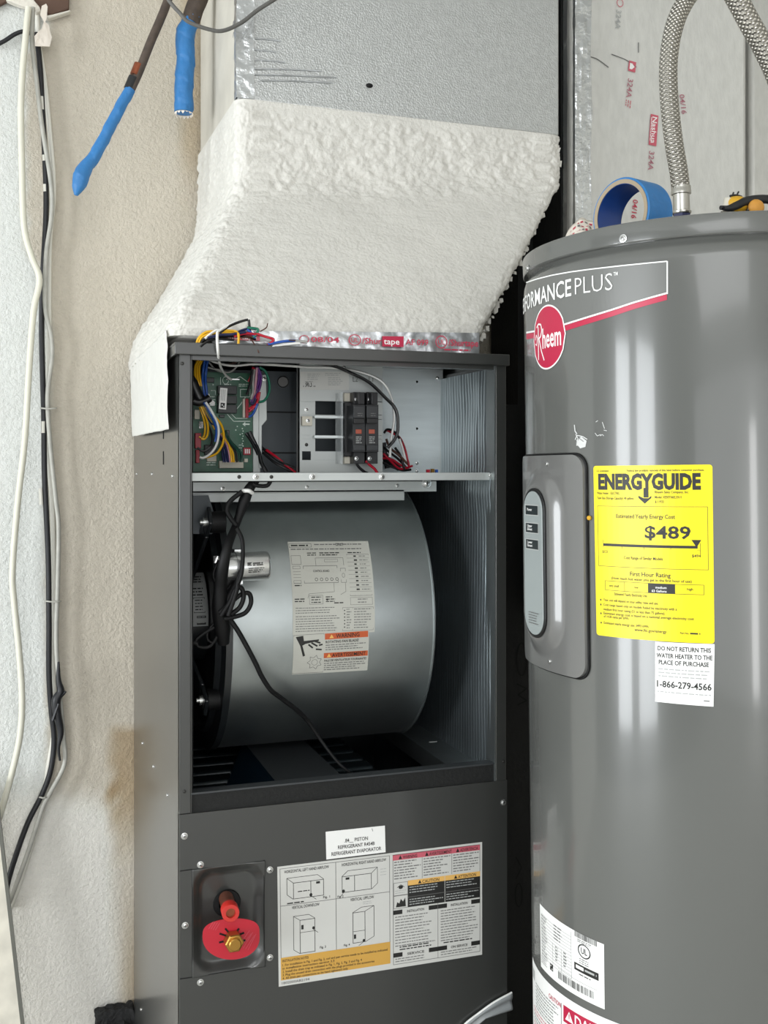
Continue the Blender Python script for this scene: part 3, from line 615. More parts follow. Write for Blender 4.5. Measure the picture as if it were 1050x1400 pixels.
s = Print(quad_surf(pq(YP - .0146, (301, 530), (311, 531), (309, 560), (299, 559)), FRONT), 10, 30, 'p_white'); s.rect(2, 21, 8, 28, 'p_black'); s.rect(3.5, 23, 5, 25, 'p_white', 2); s.rect(6, 25, 7, 27, 'p_white', 2)
for k in range(3): s.rect(2 + k * 2.2, 2, 2.8 + k * 2.2, 18, 'p_light')
s.build('chip_sticker', PB, 'small white sticker on the black relays')
# ---- breaker plate
YK = 1.60
def hole_plate(x0, y0, x1, y1, holes, Y, d):
    b = MB('grey_plate'); xs_ = sorted({x0, x1, *[h[0] for h in holes], *[h[2] for h in holes]}); ys_ = sorted({y0, y1, *[h[1] for h in holes], *[h[3] for h in holes]})
    for i in range(len(xs_) - 1):
        for j in range(len(ys_) - 1):
            cx, cy = (xs_[i] + xs_[i + 1]) / 2, (ys_[j] + ys_[j + 1]) / 2
            if not any(h[0] < cx < h[2] and h[1] < cy < h[3] for h in holes): b.pbox(xs_[i], ys_[j], xs_[i + 1], ys_[j + 1], Y, d)
    return b
b = hole_plate(408, 497, 523, 646, [(431, 549, 474, 567), (431, 573, 474, 595), (431, 600, 474, 617), (413, 617, 425, 629)], YK, .0025)
bmesh.ops.remove_doubles(b.bm, verts=b.bm.verts, dist=1e-5)
BP = b.build('breaker_plate', AH, label='pale metal breaker mounting plate with three slots')
MB('grey_plate').box((at(408, 500, YK).x, YK, at(408, 498, YK).z), (at(408, 500, YK).x + .002, YK + .012, Z_R0)).build('plate_flange', AH)
b = MB('cream_plastic'); b.pbox(413, 569, 427, 582, YK - .008, .008); b.build('ground_lug', BP, bevel=.0006); fscrew(421, 575, YK - .0082, SCREW_S, BP)
for x, y in ((419, 560), (470, 502)): fscrew(x, y, YK, SCREW_S, BP)
fscrew(419, 608, YK, SCREW_D, BP)
s = Print(quad_surf(pq(YK, (408, 500), (480, 500), (480, 545), (408, 545)), FRONT), 72, 45, None)
s.rect(2, 8, 69, 33, 'p_paper', 1); s.rows(12, 11, 30, 4, 2.4, 1.1, 'p_light', L=2); s.rows(36, 10, 62, 2, 2.4, 1.1, 'p_light', L=2, seed=5); s.rows(40, 16, 62, 5, 2.4, 1.1, 'p_light', L=2, seed=6); s.text('R', 13.5, 29, 6, 'p_black', w=-4.5, slant=-.2); s.text('U', 14, 29, 6, 'p_black', w=4.5, slant=-.2); s.text('us', 20, 29, 2.6, 'p_black', w=3); s.text('c', 6, 29, 2.6, 'p_black', w=1.6); s.rows(9, 21.5, 20, 1, 2, .8, 'p_grey'); s.build('plate_label', BP)
s = Print(quad_surf(pq(YK, (478, 512), (512, 512), (512, 524), (478, 524)), FRONT), 34, 12, None); s.text('L2', 4, 10, 7, 'p_grey', w=7); s.text('L1', 26, 10, 7, 'p_grey', w=6); s.build('terminal_print', BP)
b = MB('clear'); b.pbox(466, 536, 469, 634, YK - .03, .03); b.pbox(469, 536, 482, 634, YK - .0015, .0012); b.build('clear_shield', BP, label='clear plastic shield left of the breakers')
for k, y in enumerate((570, 597)): MB('galv_bright').pbox(430, y - 1.5, 482, y + 2, YK - .012, .010).build('bus_bar', BP)
for k, (x0, x1) in enumerate(((471, 482),)):
    MB('chip').pbox(x0, 550, x1, 624, YK - .02, .02).build('terminal_block', BP, bevel=.001)
    MB('cream_plastic').pbox(x0, 537, x1, 549, YK - .012, .012).build('terminal_cap', BP, bevel=.001)
    MB('cream_plastic').pbox(x0, 624, x1, 634, YK - .012, .012).build('terminal_cap', BP, bevel=.001)
for x0 in (482.5, 500.5):
    x1 = x0 + 17; b = MB('breaker'); YQ = YK - .052
    b.pbox(x0, 553, x1, 618, YQ, .05); b.pbox(x0 + 1, 536, x1 - 1, 553, YQ + .02, .03); b.pbox(x0 + 1, 618, x1 - 1, 634, YQ + .02, .03)
    b.pbox(x0 + 7.5, 536, x0 + 9.5, 553, YQ + .004, .016); b.pbox(x0 + 1, 555, x1 - 1, 572, YQ - .004, .004, 'breaker_edge'); b.pbox(x0 + 1, 608, x1 - 1, 616, YQ - .003, .003, 'breaker_edge')
    b.pbox(x0 + 1.5, 572, x1 - 1.5, 579, YQ - .012, .012, 'black_plastic'); b.pbox(x0 + 4, 587, x0 + 12, 593, YQ - .0008, .001, 'breaker_red')
    o = b.build('circuit_breaker', BP, bevel=.0008, label='black circuit breaker with red window, ' + ('left' if x0 < 490 else 'right') + ' of the pair')
    fscrew(x0 + 5, 546, YQ + .02, SCREW_S, BP); fscrew(x0 + 5, 627, YQ + .02, SCREW_S, BP)
    s = Print(quad_surf(pq(YQ, (x0, 553), (x1, 553), (x1, 618), (x0, 618)), FRONT), 17, 65, None); s.rows(4, 44, 12, 4, 2.6, 1, 'p_light'); s.rows(5, 12, 12, 2, 3, 1, 'p_grey', L=30); s.build('breaker_print', BP)
# ---- bracket under the shelf, blower hanger
YG = 1.600
b = MB('grey_plate'); b.pbox(258, 659, 597, 672, YG, .003); b.pbox(258, 672, 553, 684, YG + .006, .003); b.pbox(258, 671, 553, 673, YG, .009)
b.build('hanger_bracket', AH, bevel=.0008, label='pale hanger bracket above the blower drum')
for x, y in ((583, 660.5),): inst('washer', SCREW, AH, Matrix.Translation(at(x, y, YG)) @ RXF @ Matrix.Scale(1.7, 4))
for x, y in ((305, 668), (543, 664), (420, 666)): fscrew(x, y, YG, SCREW_S)
# ---- blower drum
DC, DZ, DR, DX0, DX1 = 1.738, .96, .216, .285, .6075
AX = Matrix(((0, 0, 1, 0), (0, 1, 0, DC), (-1, 0, 0, DZ), (0, 0, 0, 1)))    # lathe z -> +X
b = MB('galv'); b.lathe([(DR, DX0), (DR, DX1 - .002), (DR + .0025, DX1 - .0015), (DR + .0025, DX1 + .0005), (DR * .55, DX1 + .001), (DR * .5, DX1 - .03), (1e-4, DX1 - .03)], AX, 128)
DRUM = b.build('blower_housing', AH, smooth=40, label='large round galvanised blower drum')
b = MB('black_metal'); b.lathe([(1e-4, DX0 - .004), (DR * .50, DX0 - .004), (DR * .55, DX0 - .010), (DR * .80, DX0 - .008), (DR * .82, DX0 - .014), (DR * .86, DX0 - .014), (DR * .88, DX0 - .006), (DR + .002, DX0 - .004), (DR + .002, DX0 + .006), (DR - .01, DX0 + .006)], AX, 96); b.build('black_end_plate', DRUM, smooth=40)
MO = MB('black_metal'); MO.lathe([(1e-4, .2295), (.060, .2295), (.068, .236), (.074, .240), (.074, DX0 - .005), (1e-4, DX0 - .005)], AX, 48); MO = MO.build('blower_motor', AH, smooth=40, label='black blower motor at the left of the drum')
def mot(u, v, off):   # nameplate on the motor's curved front
    a = radians(198 - 46 * v) ; r = .0745 + off; X = .232 + (.279 - .232) * u
    return V((X, DC + r * cos(a), DZ + r * sin(a) + .012))
def mot(u, v, off):
    p0_, p1_ = at(250, 788, 1.66), at(285, 856, 1.66); zz = p0_.z + (p1_.z - p0_.z) * v; r = .0748 + off
    return V((p0_.x + (p1_.x - p0_.x) * u, DC - sqrt(max(r * r - (zz - DZ) ** 2, 1e-6)), zz))
s = Print(mot, 36, 68, None, off=.001)
for i in range(10): s.rect(0, 6.8 * i, 36, 6.8 * (i + 1), 'p_light', 0)
s.rows(14, 4, 32, 3, 3, 1.4, 'p_black'); s.rows(16, 18, 32, 3, 4, 1.6, 'p_black', seed=3); s.frame(16, 30, 32, 50, .7, 'p_black'); s.rows(18, 33, 30, 4, 4, 1.3, 'p_black', seed=8); s.rect(20, 54, 33, 66, 'p_black', 1); s.rows(21, 55, 32, 4, 2.6, 1, 'p_light', L=2); s.build('motor_nameplate', MO, 'silver printed nameplate on the motor')
MB('galv').lathe([(.0742, .244), (.0752, .246), (.0752, .252), (.0742, .254)], AX, 48).build('motor_band', MO, smooth=40)
def arm(x, y):
    e = atx(x, y, .258); d = V((0, e.y - DC, e.z - DZ)); r = d.length; d.normalize(); t_ = V((0, -d.z, d.y)); c = V((0, DC, DZ))
    b = MB('black_metal'); P = lambda X, rr, ss: V((X, 0, 0)) + c + d * rr + t_ * ss
    for (Xa, ra, wa), (Xb, rb, wb) in zip([(.238, .072, .034), (.244, .12, .020), (.254, r - .016, .016)], [(.244, .12, .020), (.254, r - .016, .016), (.256, r + .018, .016)]):
        b.hexa([P(Xa, ra, -wa), P(Xa + .006, ra, -wa), P(Xa + .006, ra, wa), P(Xa, ra, wa), P(Xb, rb, -wb), P(Xb + .006, rb, -wb), P(Xb + .006, rb, wb), P(Xb, rb, wb)])
    b.build('motor_arm', MO, bevel=.002)
    MB('black_rubber').cyl(P(.262, r, 0), P(.283, r, 0), .016, n=20).build('rubber_mount', MO)
    MB('screw').lathe([(.0125, 0), (.0125, .002), (.0075, .002), (.0075, .007), (.004, .007), (.004, .011), (1e-4, .0115)], Matrix.Translation(P(.2575, r, 0)) @ RXL, 16).build('mount_bolt', MO)
arm(284, 714); arm(279, 957)
e = V((.258, 1.9, 1.0)); b = MB('black_metal'); b.box((.247, DC + .07, DZ - .012), (.253, DC + .19, DZ + .012)); b.build('motor_arm', MO, bevel=.002)
b = MB('dark_plate'); q = pq(1.585, (256, 678), (285, 677), (289, 690), (296, 712), (290, 730), (256, 730)); b.prism(q, (0, .002, 0)); b.build('hanger_tab', DRUM, label='dark hanger tab at the top left of the drum')
# capacitor
b = MB('can'); c0, c1 = at(306, 776, 1.492), at(367, 773, 1.492); M = Matrix.Translation(c0) @ (c1 - c0).to_track_quat('Z', 'Y').to_matrix().to_4x4(); L = (c1 - c0).length
b.lathe([(1e-4, 0), (.0185, 0), (.0205, .001), (.0205, .016), (.0215, .0165), (.0215, .0205), (.0205, .021), (.0205, L - .004), (.0195, L - .001), (.018, L), (.017, L - .002), (1e-4, L - .002)], M, 40); CAPA = b.build('run_capacitor', AH, smooth=40, label='silver can capacitor strapped on the drum')
b = MB('can'); b.box(V((c0.x + .018, 1.505, c0.z - .026)), V((c0.x + .03, 1.53, c0.z + .024))); b.build('capacitor_strap', CAPA)
cz = (c0.z + c1.z) / 2
def capsurf(u, v, off):
    r = .0207 + off; a = radians(215 + 70 * v) ; X = c0.x + L * (.42 + .45 * u); zc_ = c0.z + (c1.z - c0.z) * (.42 + .45 * u); aa = radians(150 + 62 * v)
    return V((X, 1.492 + r * cos(aa), zc_ + r * sin(aa)))
s = Print(capsurf, 40, 40, None); s.rows(4, 6, 12, 3, 3, 2.4, 'p_black', 0); s.rows(15, 7, 36, 2, 4.5, 3, 'p_black', .1, seed=6); s.rows(6, 20, 38, 3, 5, 2, 'p_black'); s.build('capacitor_print', CAPA)
b = MB('chrome'); b.cyl(at(296, 765, 1.50), at(304, 768, 1.50), .006, n=12); b.box(at(292, 760, 1.50), at(298, 770, 1.498) + V((0, .006, 0))); b.build('capacitor_terminal', CAPA)
# labels on the drum
def drum_surf(corners):
    q = []
    for x, y in corners:
        d = ray(x, y); a = d.y ** 2 + d.z ** 2; bb = d.y * (0 - DC) + d.z * (CAMZ - DZ); cc_ = DC ** 2 + (CAMZ - DZ) ** 2 - DR ** 2
        t_ = (-bb - sqrt(bb * bb - a * cc_)) / a; p = CAM + d * t_; q.append((p.x, atan2(p.z - DZ, DC - p.y)))
    def f(u, v, off):
        X = (q[0][0] * (1 - u) + q[1][0] * u) * (1 - v) + (q[3][0] * (1 - u) + q[2][0] * u) * v
        A = (q[0][1] * (1 - u) + q[1][1] * u) * (1 - v) + (q[3][1] * (1 - u) + q[2][1] * u) * v
        return V((X, DC - (DR + off) * cos(A), DZ + (DR + off) * sin(A)))
    return f
S1 = drum_surf([(393, 741), (503, 740), (512, 864), (400, 868)])
s = Print(S1, 120, 127, None, off=.0006)
for i in range(14): s.rect(0, i * 127 / 14, 120, (i + 1) * 127 / 14, 'p_label', 0)
k_ = 'p_grey'
s.frame(1, 3, 34, 9, .6, k_); s.rows(4, 5, 30, 1, 3, 2, 'p_black'); s.rows(38, 4, 112, 1, 3, 1.5, k_); s.rows(3, 11, 112, 1, 3, 1.5, k_); s.rect(68, 1, 84, 9, 'p_label', 1); s.rows(70, 3, 82, 2, 3, 1.2, k_, L=2)
s.rows(26, 17, 40, 2, 3, 1.3, 'p_black'); s.rows(44, 17, 80, 2, 3, 1.4, 'p_black', seed=5); s.rows(86, 17, 112, 1, 3, 1.4, 'p_black', seed=6)
s.frame(2, 21, 16, 34, .5, k_); s.frame(3, 36, 14, 60, .5, k_)
for i in range(6): s.line([(3, 40 + i * 4), (14, 40 + i * 4)], .4, k_)
s.frame(18, 36, 68, 60, .6, k_); s.text('CONTROL BOARD', 32, 45, 3, 'p_black', w=24); s.line([(37, 36), (37, 25), (78, 25), (78, 36)], .5, k_); s.frame(50, 27, 70, 31, .4, k_)
for i in range(5): s.ring(36 + i * 7.5, 55, 2, 2, .6, 'p_black', n=10)
s.line([(61, 60), (61, 72), (24, 74), (22, 80)], .5, k_); s.line([(78, 60), (78, 72), (70, 76)], .5, k_); s.frame(72, 40, 80, 60, .5, k_); s.ring(76, 50, 2, 3, .5, k_, n=10); s.frame(24, 76, 44, 88, .5, k_); s.rows(27, 78, 42, 3, 3.4, 1.2, 'p_black'); s.rows(4, 62, 14, 1, 3, 1.5, 'p_black'); s.rows(3, 80, 18, 2, 3, 1.4, 'p_black'); s.rows(48, 78, 62, 3, 3, 1.2, 'p_black', seed=2); s.disc(50, 82, 1.5, 1.5, 'p_black', n=8); s.rows(60, 86, 74, 1, 3, 1.4, 'p_black')
s.frame(84, 20, 117, 78, .5, k_)
for i in range(1, 10): s.line([(84, 20 + i * 5.8), (117, 20 + i * 5.8)], .35, k_)
for x in (92, 100, 109): s.line([(x, 20), (x, 78)], .35, k_)
for i in range(9): s.rows(94, 22 + i * 5.8, 99, 1, 2, 2, 'p_black', seed=i); s.rows(102, 22.4 + i * 5.8, 115, 1, 2, 1.1, k_, seed=i + 20)
s.frame(84, 80, 117, 90, .4, k_); s.rows(95, 82, 110, 2, 4, 1.2, k_)
for i, n_ in enumerate((3, 1, 8)): pass
s.rows(4, 92, 68, 3, 3.2, 1.0, 'p_grey', .25, seed=12); s.rows(4, 103, 68, 7, 3.2, 1.0, 'p_grey', .3, seed=13); s.frame(72, 93, 118, 124, .4, k_); s.line([(87, 93), (87, 124)], .4, k_); s.rows(89, 95, 116, 8, 3.5, 1.1, k_, .5, seed=14); s.rows(78, 95, 86, 8, 3.5, 1.1, k_, .5, seed=15)
for i in range(6): s.disc(75, 97 + i * 4.4, .9, .9, 'p_black', n=8)
s.build('wiring_diagram_label', DRUM, 'white wiring diagram sticker on the drum')
S2 = drum_surf([(401, 868), (504, 861), (502, 916), (399, 922)])
s = Print(S2, 102, 55, None, off=.0008)
for i in range(6): s.rect(0, i * 55 / 6, 102, (i + 1) * 55 / 6, 'p_label', 0)
s.frame(.5, .5, 41, 54, .5, k_); s.poly([(3, 3), (13, 2), (14, 9), (34, 8), (34, 10), (16, 13), (12, 15), (16, 29), (13, 30), (9, 15)], 'p_black')
for a, c in (((20, 14), (26, 19)), ((24, 12), (32, 17)), ((28, 10), (36, 13))): s.line([a, c], 2.2, 'p_black')
s.line([(34, 16), (39, 15)], 2, 'p_black'); s.line([(30, 21), (38, 22)], 2, 'p_black')
st = []
for i in range(14): rr = 10 if i % 2 else 6.5; a_ = 2 * pi * i / 14; st.append((29 + rr * cos(a_) * 1.0, 39 + rr * sin(a_)))
s.line(st + st[:1], .6, k_); s.ring(29, 39, 4, 4, .5, k_, n=14)
s.rect(42, 1, 101, 9, 'p_orange', 1); s.poly([(48, 7.5), (51, 2.5), (54, 7.5)], 'p_tan', 2); s.text('WARNING', 57, 7.6, 5.4, 'p_black', w=32, bold=.015)
s.text('ROTATING FAN BLADE!', 43, 14, 3.4, 'p_black', w=45); s.rows(43, 16, 100, 3, 3, 1.2, k_)
s.rect(41, 27, 101, 34, 'p_orange', 1); s.poly([(45, 33), (48, 28), (51, 33)], 'p_tan', 2); s.text('AVERTISSEMENT', 52, 33, 5, 'p_black', w=46, bold=.015)
s.text('PALE DE VENTILATEUR TOURNANTE!', 42, 39, 3, 'p_black', w=57); s.rows(42, 41, 100, 4, 3, 1.2, k_, seed=4); s.build('fan_warning_label', DRUM, 'white fan blade warning sticker with orange bars')
# ---- deck, coil and drain pan under the drum
ZD = .733
b = MB('galv'); b.box((.632, 1.472, ZD - .002), (.6825, 2.03, ZD)); b.box((.632, 1.472, ZD - .03), (.6335, 2.03, ZD - .002)); b.build('deck_flange', AH, label='grey deck flange with slots beside the dark opening')
b = MB('p_light')
for x, y in ((592, 1014), (638, 1046)): p = at(x, y, 1.6); d = ray(x, y); p = CAM + d * ((ZD + .0004 - CAMZ) / d.z); b.box((p.x - .007, p.y - .0015, ZD), (p.x + .007, p.y + .0015, ZD + .0008))
b.build('deck_slot', AH)
MB('void').box((XL + T + .005, 1.475, .45), (.68, 2.03, .455)).build('void_shade_sheet', AH)  # near-black sheet stands in for the dark void under the deck
b = MB('coil_black'); b.box((XL + T + .005, 1.50, .60), (.555, 2.03, .694)); b.build('evaporator_coil', AH, label='dark finned evaporator coil below the drum')
me = None
for i in range(10):
    y = 1.52 + i * .052
    if me is None: o = MB('coil_black').box((XL + T + .005, -.019, 0), (.553, .019, .012)).build('coil_tube', bevel=.001); me = o.data; bpy.data.objects.remove(o)
    o = inst('coil_tube', me, AH, Matrix.Translation((0, y, .694)))
    md = o.modifiers.new('b', 'BEVEL'); md.width = .005; md.segments = 2
hz = lambda x, y, z: CAM + ray(x, y) * ((z - CAMZ) / ray(x, y).z)
b = MB('pan_grey'); A_ = [hz(333, 1014, .742), hz(411, 1008, .742), hz(482, 1074, .728), hz(388, 1082, .728)]; b.quadslab(A_, (0, 0, 1), .0015); b.build('drain_cover', AH, label='grey folded sheet metal cover below the drum')
b = MB('pan_blue'); q = [hz(333, 1014, .7415), hz(388, 1082, .7275), hz(300, 1098, .70), hz(318, 1045, .70)]; b.prism(q, (.001, 0, -.001)); b.build('drain_skirt', AH, label='glossy blue black skirt of the cover')
# ---- wires and cables (each its own)
NW = {'yellow': 'yellow wire', 'white': 'white wire', 'blue': 'blue wire', 'red': 'red wire', 'purple': 'purple wire', 'green': 'green wire', 'navy': 'navy wire', 'black': 'black wire', 'pink': 'pink wire', 'orange': 'orange wire', 'greywire': 'grey wire', 'brown': 'brown wire', 'dgreen': 'dark green wire'}
def wire(c, pxs, Y, r=.0017, n=6): return MB('w_' + c).ptube(pxs, Y, r, n, sm=5).build('wire', AH, smooth=60, label=NW[c])
Yw = 1.60
wire('white', [(322, 440, 1.462), (300, 452, 1.452), (297, 458, 1.448), (298, 480, 1.444), (301, 500, 1.50), (308, 512, 1.58), (316, 519, 1.612)], 1.45, .0019)
wire('white', [(278, 489), (300, 497), (320, 500), (345, 498), (375, 499), (420, 502), (455, 503), (490, 508), (520, 520), (534, 540), (539, 570), (535, 600), (533, 625)], 1.585, .0020)
wire('black', [(428, 496), (455, 500), (480, 510), (505, 523), (525, 542), (541, 560), (544, 585), (540, 600), (530, 612)], 1.58, .0026)
for k, dx in enumerate((0, 3, 6)): wire('yellow', [(273 + dx, 489), (267 + dx, 500), (267 + dx, 515), (270 + dx, 528)], 1.575 + .002 * k, .0017)
for k, dx in enumerate((0, 4)): wire('blue', [(280 + dx, 490), (278 + dx, 505), (277 + dx, 520), (279 + dx, 540), (276 + dx, 552)], 1.578, .0020)
for k, dx in enumerate((0, 3, 6, -2)): wire('black', [(282 + dx, 488), (275 + dx, 500), (270 + dx, 515), (266 + dx, 530), (270 + dx, 545), (275 + dx, 553)], 1.584 + .002 * k, .0020)
b = MB('w_black'); b.ptube([(261, 513), (263, 522), (268, 535), (273, 545), (277, 552)], 1.57, [.004, .008, .0085, .0085, .007], 10); b.build('harness_sleeve', AH, smooth=60, label='thick black sleeve on the yellow and blue wires')
b = MB('w_black'); b.ptube([(264, 548), (272, 550), (282, 547), (287, 544)], 1.566, .006, 8); b.build('cable_tie', AH, smooth=60, label='black tie round the board harness')
wire('yellow', [(273, 556), (277, 568), (280, 580), (280, 592), (277, 599), (272, 597)], 1.575); wire('yellow', [(275, 556), (280, 568), (284, 580), (284, 593), (280, 600), (275, 600)], 1.570); wire('yellow', [(277, 556), (283, 568), (289, 578), (294, 587)], 1.575, .0016)
wire('yellow', [(281, 556), (292, 568), (302, 580), (306, 594), (304, 608), (296, 620), (284, 625), (275, 626)], 1.562, .0018); wire('white', [(281, 550), (289, 562), (297, 578), (299, 592), (296, 608), (288, 620), (278, 626), (273, 625)], 1.558, .0019); wire('blue', [(279, 550), (286, 562), (293, 576), (296, 590), (294, 604)], 1.560, .0020)
wire('navy', [(278, 560), (286, 574), (294, 586), (298, 600), (295, 612), (288, 620)], 1.575); wire('black', [(276, 558), (282, 575), (290, 595), (288, 610), (278, 617), (270, 612)], 1.582)
for k, (c, x0) in enumerate((('navy', 309), ('navy', 312), ('navy', 306), ('pink', 315), ('yellow', 320), ('yellow', 317), ('black', 324), ('dgreen', 328), ('dgreen', 331))):
    wire(c, [(298 + k * 1.2, 596 - k), (304 + k * 1.5, 604), (x0 - 2, 618), (x0, 632)], 1.585 - .001 * k, .0017)
wire('black', [(341, 590), (348, 605), (354, 618), (357, 632), (364, 645)], 1.59, .0030); wire('black', [(336, 592), (343, 602), (350, 615), (353, 622)], 1.585, .0025)
for k, (c, pts) in enumerate((('red', [(346, 502), (344, 512), (340, 522)]), ('red', [(348, 503), (345, 514), (342, 524)]), ('purple', [(350, 502), (354, 514), (352, 528), (346, 540), (343, 549)]), ('purple', [(352, 502), (357, 514), (355, 530), (349, 543), (343, 553)]),
        ('pink', [(351, 503), (350, 520), (348, 535), (344, 546)]), ('greywire', [(348, 505), (346, 520), (346, 535), (343, 546)]), ('red', [(353, 538), (350, 548), (345, 556), (340, 559)]), ('red', [(355, 536), (352, 550), (346, 558), (340, 563)]), ('blue', [(352, 552), (348, 562), (344, 568), (340, 570)]), ('black', [(345, 505), (343, 520), (339, 535), (337, 540)]), ('navy', [(350, 545), (346, 552), (341, 551)]),
        ('green', [(355, 502), (363, 508), (368, 522), (368, 536), (362, 547), (354, 550)]))): wire(c, pts, 1.588 - .0012 * k, .0020)
wire('greywire', [(280, 488), (287, 497), (296, 506), (312, 509), (322, 503), (330, 490)], 1.60, .0015); wire('greywire', [(278, 500), (290, 504), (303, 506)], 1.595, .0016); wire('brown', [(300, 499), (318, 497), (328, 491)], 1.60, .0015)
wire('black', [(358, 612, 1.62), (370, 622, 1.63), (385, 632, 1.63), (402, 640, 1.63)], 1.62, .0022); wire('red', [(364, 615, 1.62), (378, 625, 1.63), (392, 637, 1.63), (404, 646, 1.63)], 1.62, .0020); wire('black', [(360, 619, 1.62), (375, 632, 1.63), (390, 640, 1.63), (402, 647, 1.63)], 1.62, .0022)
wire('red', [(500, 630), (506, 636), (512, 641), (517, 648)], 1.57, .0022); wire('black', [(486, 630), (490, 638), (498, 645), (503, 647)], 1.57, .0022)
for k, (c, pts) in enumerate((('red', [(528, 588), (542, 594), (550, 608), (555, 622), (558, 636)]), ('red', [(533, 590), (546, 598), (553, 612), (557, 628), (560, 640)]), ('black', [(525, 592), (530, 587), (540, 591), (549, 604)]), ('black', [(524, 610), (532, 618), (545, 628), (556, 640)]), ('red', [(522, 626), (535, 628), (548, 636), (560, 643)]),
        ('black', [(522, 632), (535, 638), (550, 643), (562, 642)]), ('red', [(524, 620), (534, 630), (547, 641), (564, 637)]), ('black', [(540, 612), (547, 622), (551, 634), (553, 642)]), ('white', [(546, 600), (551, 615), (555, 632)]), ('brown', [(528, 600), (533, 612), (545, 622), (557, 634)]))): wire(c, pts, 1.64 - .002 * k, .0020)
b = MB('w_black'); b.ptube([(526, 622), (534, 632), (546, 640)], 1.65, .0055, 8); b.ptube([(524, 605), (526, 622), (530, 640)], 1.655, .005, 8); b.build('wire_sleeve', AH, smooth=60)
b = MB('brass'); b.pbox(590, 641, 594, 646, 1.55, .005); b.pbox(584, 642, 588, 646, 1.55, .005, 'red_plastic'); b.pbox(596, 642, 599, 646, 1.55, .005, 'w_blue'); b.build('wire_nut', AH)
for x, y in ((598, 517), (570, 633), (570, 644)): fscrew(x, y, 1.682, SCREW_S)
# bundle above the lid
Yt = 1.468
for k, (c, pts) in enumerate((('yellow', [(268, 472), (272, 462), (282, 454), (295, 453), (310, 452), (322, 453), (326, 458, 1.4495), (326, 470, 1.4495)]), ('yellow', [(271, 472), (276, 461), (290, 456), (310, 455), (320, 456)]), ('black', [(272, 472), (278, 465), (290, 460), (310, 460), (335, 460), (350, 464)]), ('black', [(300, 456), (310, 448), (320, 443), (331, 439), (339, 437)]), ('black', [(340, 437), (341, 446), (342, 455)]),
        ('white', [(280, 463), (290, 455), (298, 451), (300, 454)]), ('navy', [(320, 458), (330, 452), (342, 449), (350, 450)]), ('blue', [(338, 450), (346, 458), (349, 462)]), ('green', [(338, 448), (348, 449), (353, 451), (349, 459), (345, 461)]), ('red', [(350, 456), (362, 460), (374, 464), (370, 469), (366, 472)]), ('blue', [(366, 471), (380, 468), (395, 466), (408, 466)]), ('brown', [(336, 460), (343, 464), (350, 474), (354, 482, 1.4505)]),
        ('red', [(320, 460), (335, 456), (350, 457)]), ('brown', [(330, 462), (340, 460), (346, 462)]), ('white', [(372, 474), (390, 471), (410, 469)]), ('brown', [(356, 453), (364, 448), (366, 442)]), ('black', [(274, 474), (285, 466), (300, 463), (320, 465)]), ('greywire', [(404, 466), (414, 467), (420, 468)]), ('brown', [(395, 465), (408, 466), (418, 468)]), ('navy', [(284, 462), (300, 458), (318, 457), (336, 454)]))): wire(c, pts, 1.4578 - .0003 * k, .0009 if c == 'brown' else .0019)
# big black harness in front of the drum
b = MB('black_rubber'); b.ptube([(352, 655, 1.50), (341, 668, 1.50), (334, 685, 1.50), (327, 705, 1.50), (321, 722, 1.495), (312, 745, 1.465), (306, 770, 1.462), (302, 800, 1.48), (301, 830, 1.49), (304, 860, 1.50), (306, 880, 1.505)], 1.5, [.005, .0075, .0085, .0062, .0055, .0065, .008, .009, .012, .012, .008], 10)
b.build('harness_sleeve', AH, smooth=60, label='thick black cable harness hanging before the drum')
b = MB('w_white'); b.ptube([(332, 671, 1.493), (340, 671, 1.488), (345, 674, 1.493)], 1.49, .003, 8); b.build('cable_tie', AH, smooth=60, label='pale tie at the top of the black harness')
def loop(pts, r, Y=1.49): MB('black_rubber').ptube(pts, Y, r, 8).build('cable_loop', AH, smooth=60)
loop([(371, 656), (365, 664), (352, 664), (345, 661)], .0030); loop([(331, 672), (315, 685), (310, 697), (315, 708), (323, 718)], .0035); loop([(324, 722), (331, 738), (332, 760), (330, 785), (324, 800)], .0030, 1.462)
loop([(300, 838), (318, 822), (331, 812), (341, 812), (343, 825), (335, 838), (318, 844), (306, 846)], .0034, 1.478); loop([(302, 842), (315, 822), (322, 806), (330, 804), (333, 816), (328, 830), (316, 840)], .0034, 1.474)
loop([(302, 825), (304, 808), (312, 795), (322, 786), (327, 785), (322, 800), (312, 818), (306, 832)], .0058, 1.486); loop([(312, 842), (318, 825), (324, 806), (326, 790), (329, 780)], .0032, 1.470)
loop([(306, 852), (292, 858), (276, 868), (268, 876), (272, 884), (286, 884), (296, 872), (303, 860)], .0026, 1.50); loop([(298, 846), (285, 862), (284, 874), (292, 880)], .0018, 1.50); loop([(264, 878), (270, 880)], .004, 1.50); loop([(297, 770), (292, 785), (296, 800), (300, 806)], .0022, 1.49)
b = MB('black_rubber'); b.ptube([(314, 846, 1.49), (325, 862, 1.49), (338, 885, 1.49), (350, 908, 1.492), (358, 925, 1.495), (370, 943, 1.50), (385, 955, 1.51), (405, 970, 1.52), (420, 985, 1.53), (436, 1008, 1.53), (452, 1030, 1.52), (468, 1048, 1.505), (492, 1066, 1.50)], 1.5, [.0036] * 8 + [.0030, .0026, .0024, .0022, .002], 8); b.build('drain_cable', AH, smooth=60, label='single black cable trailing down across the drum')
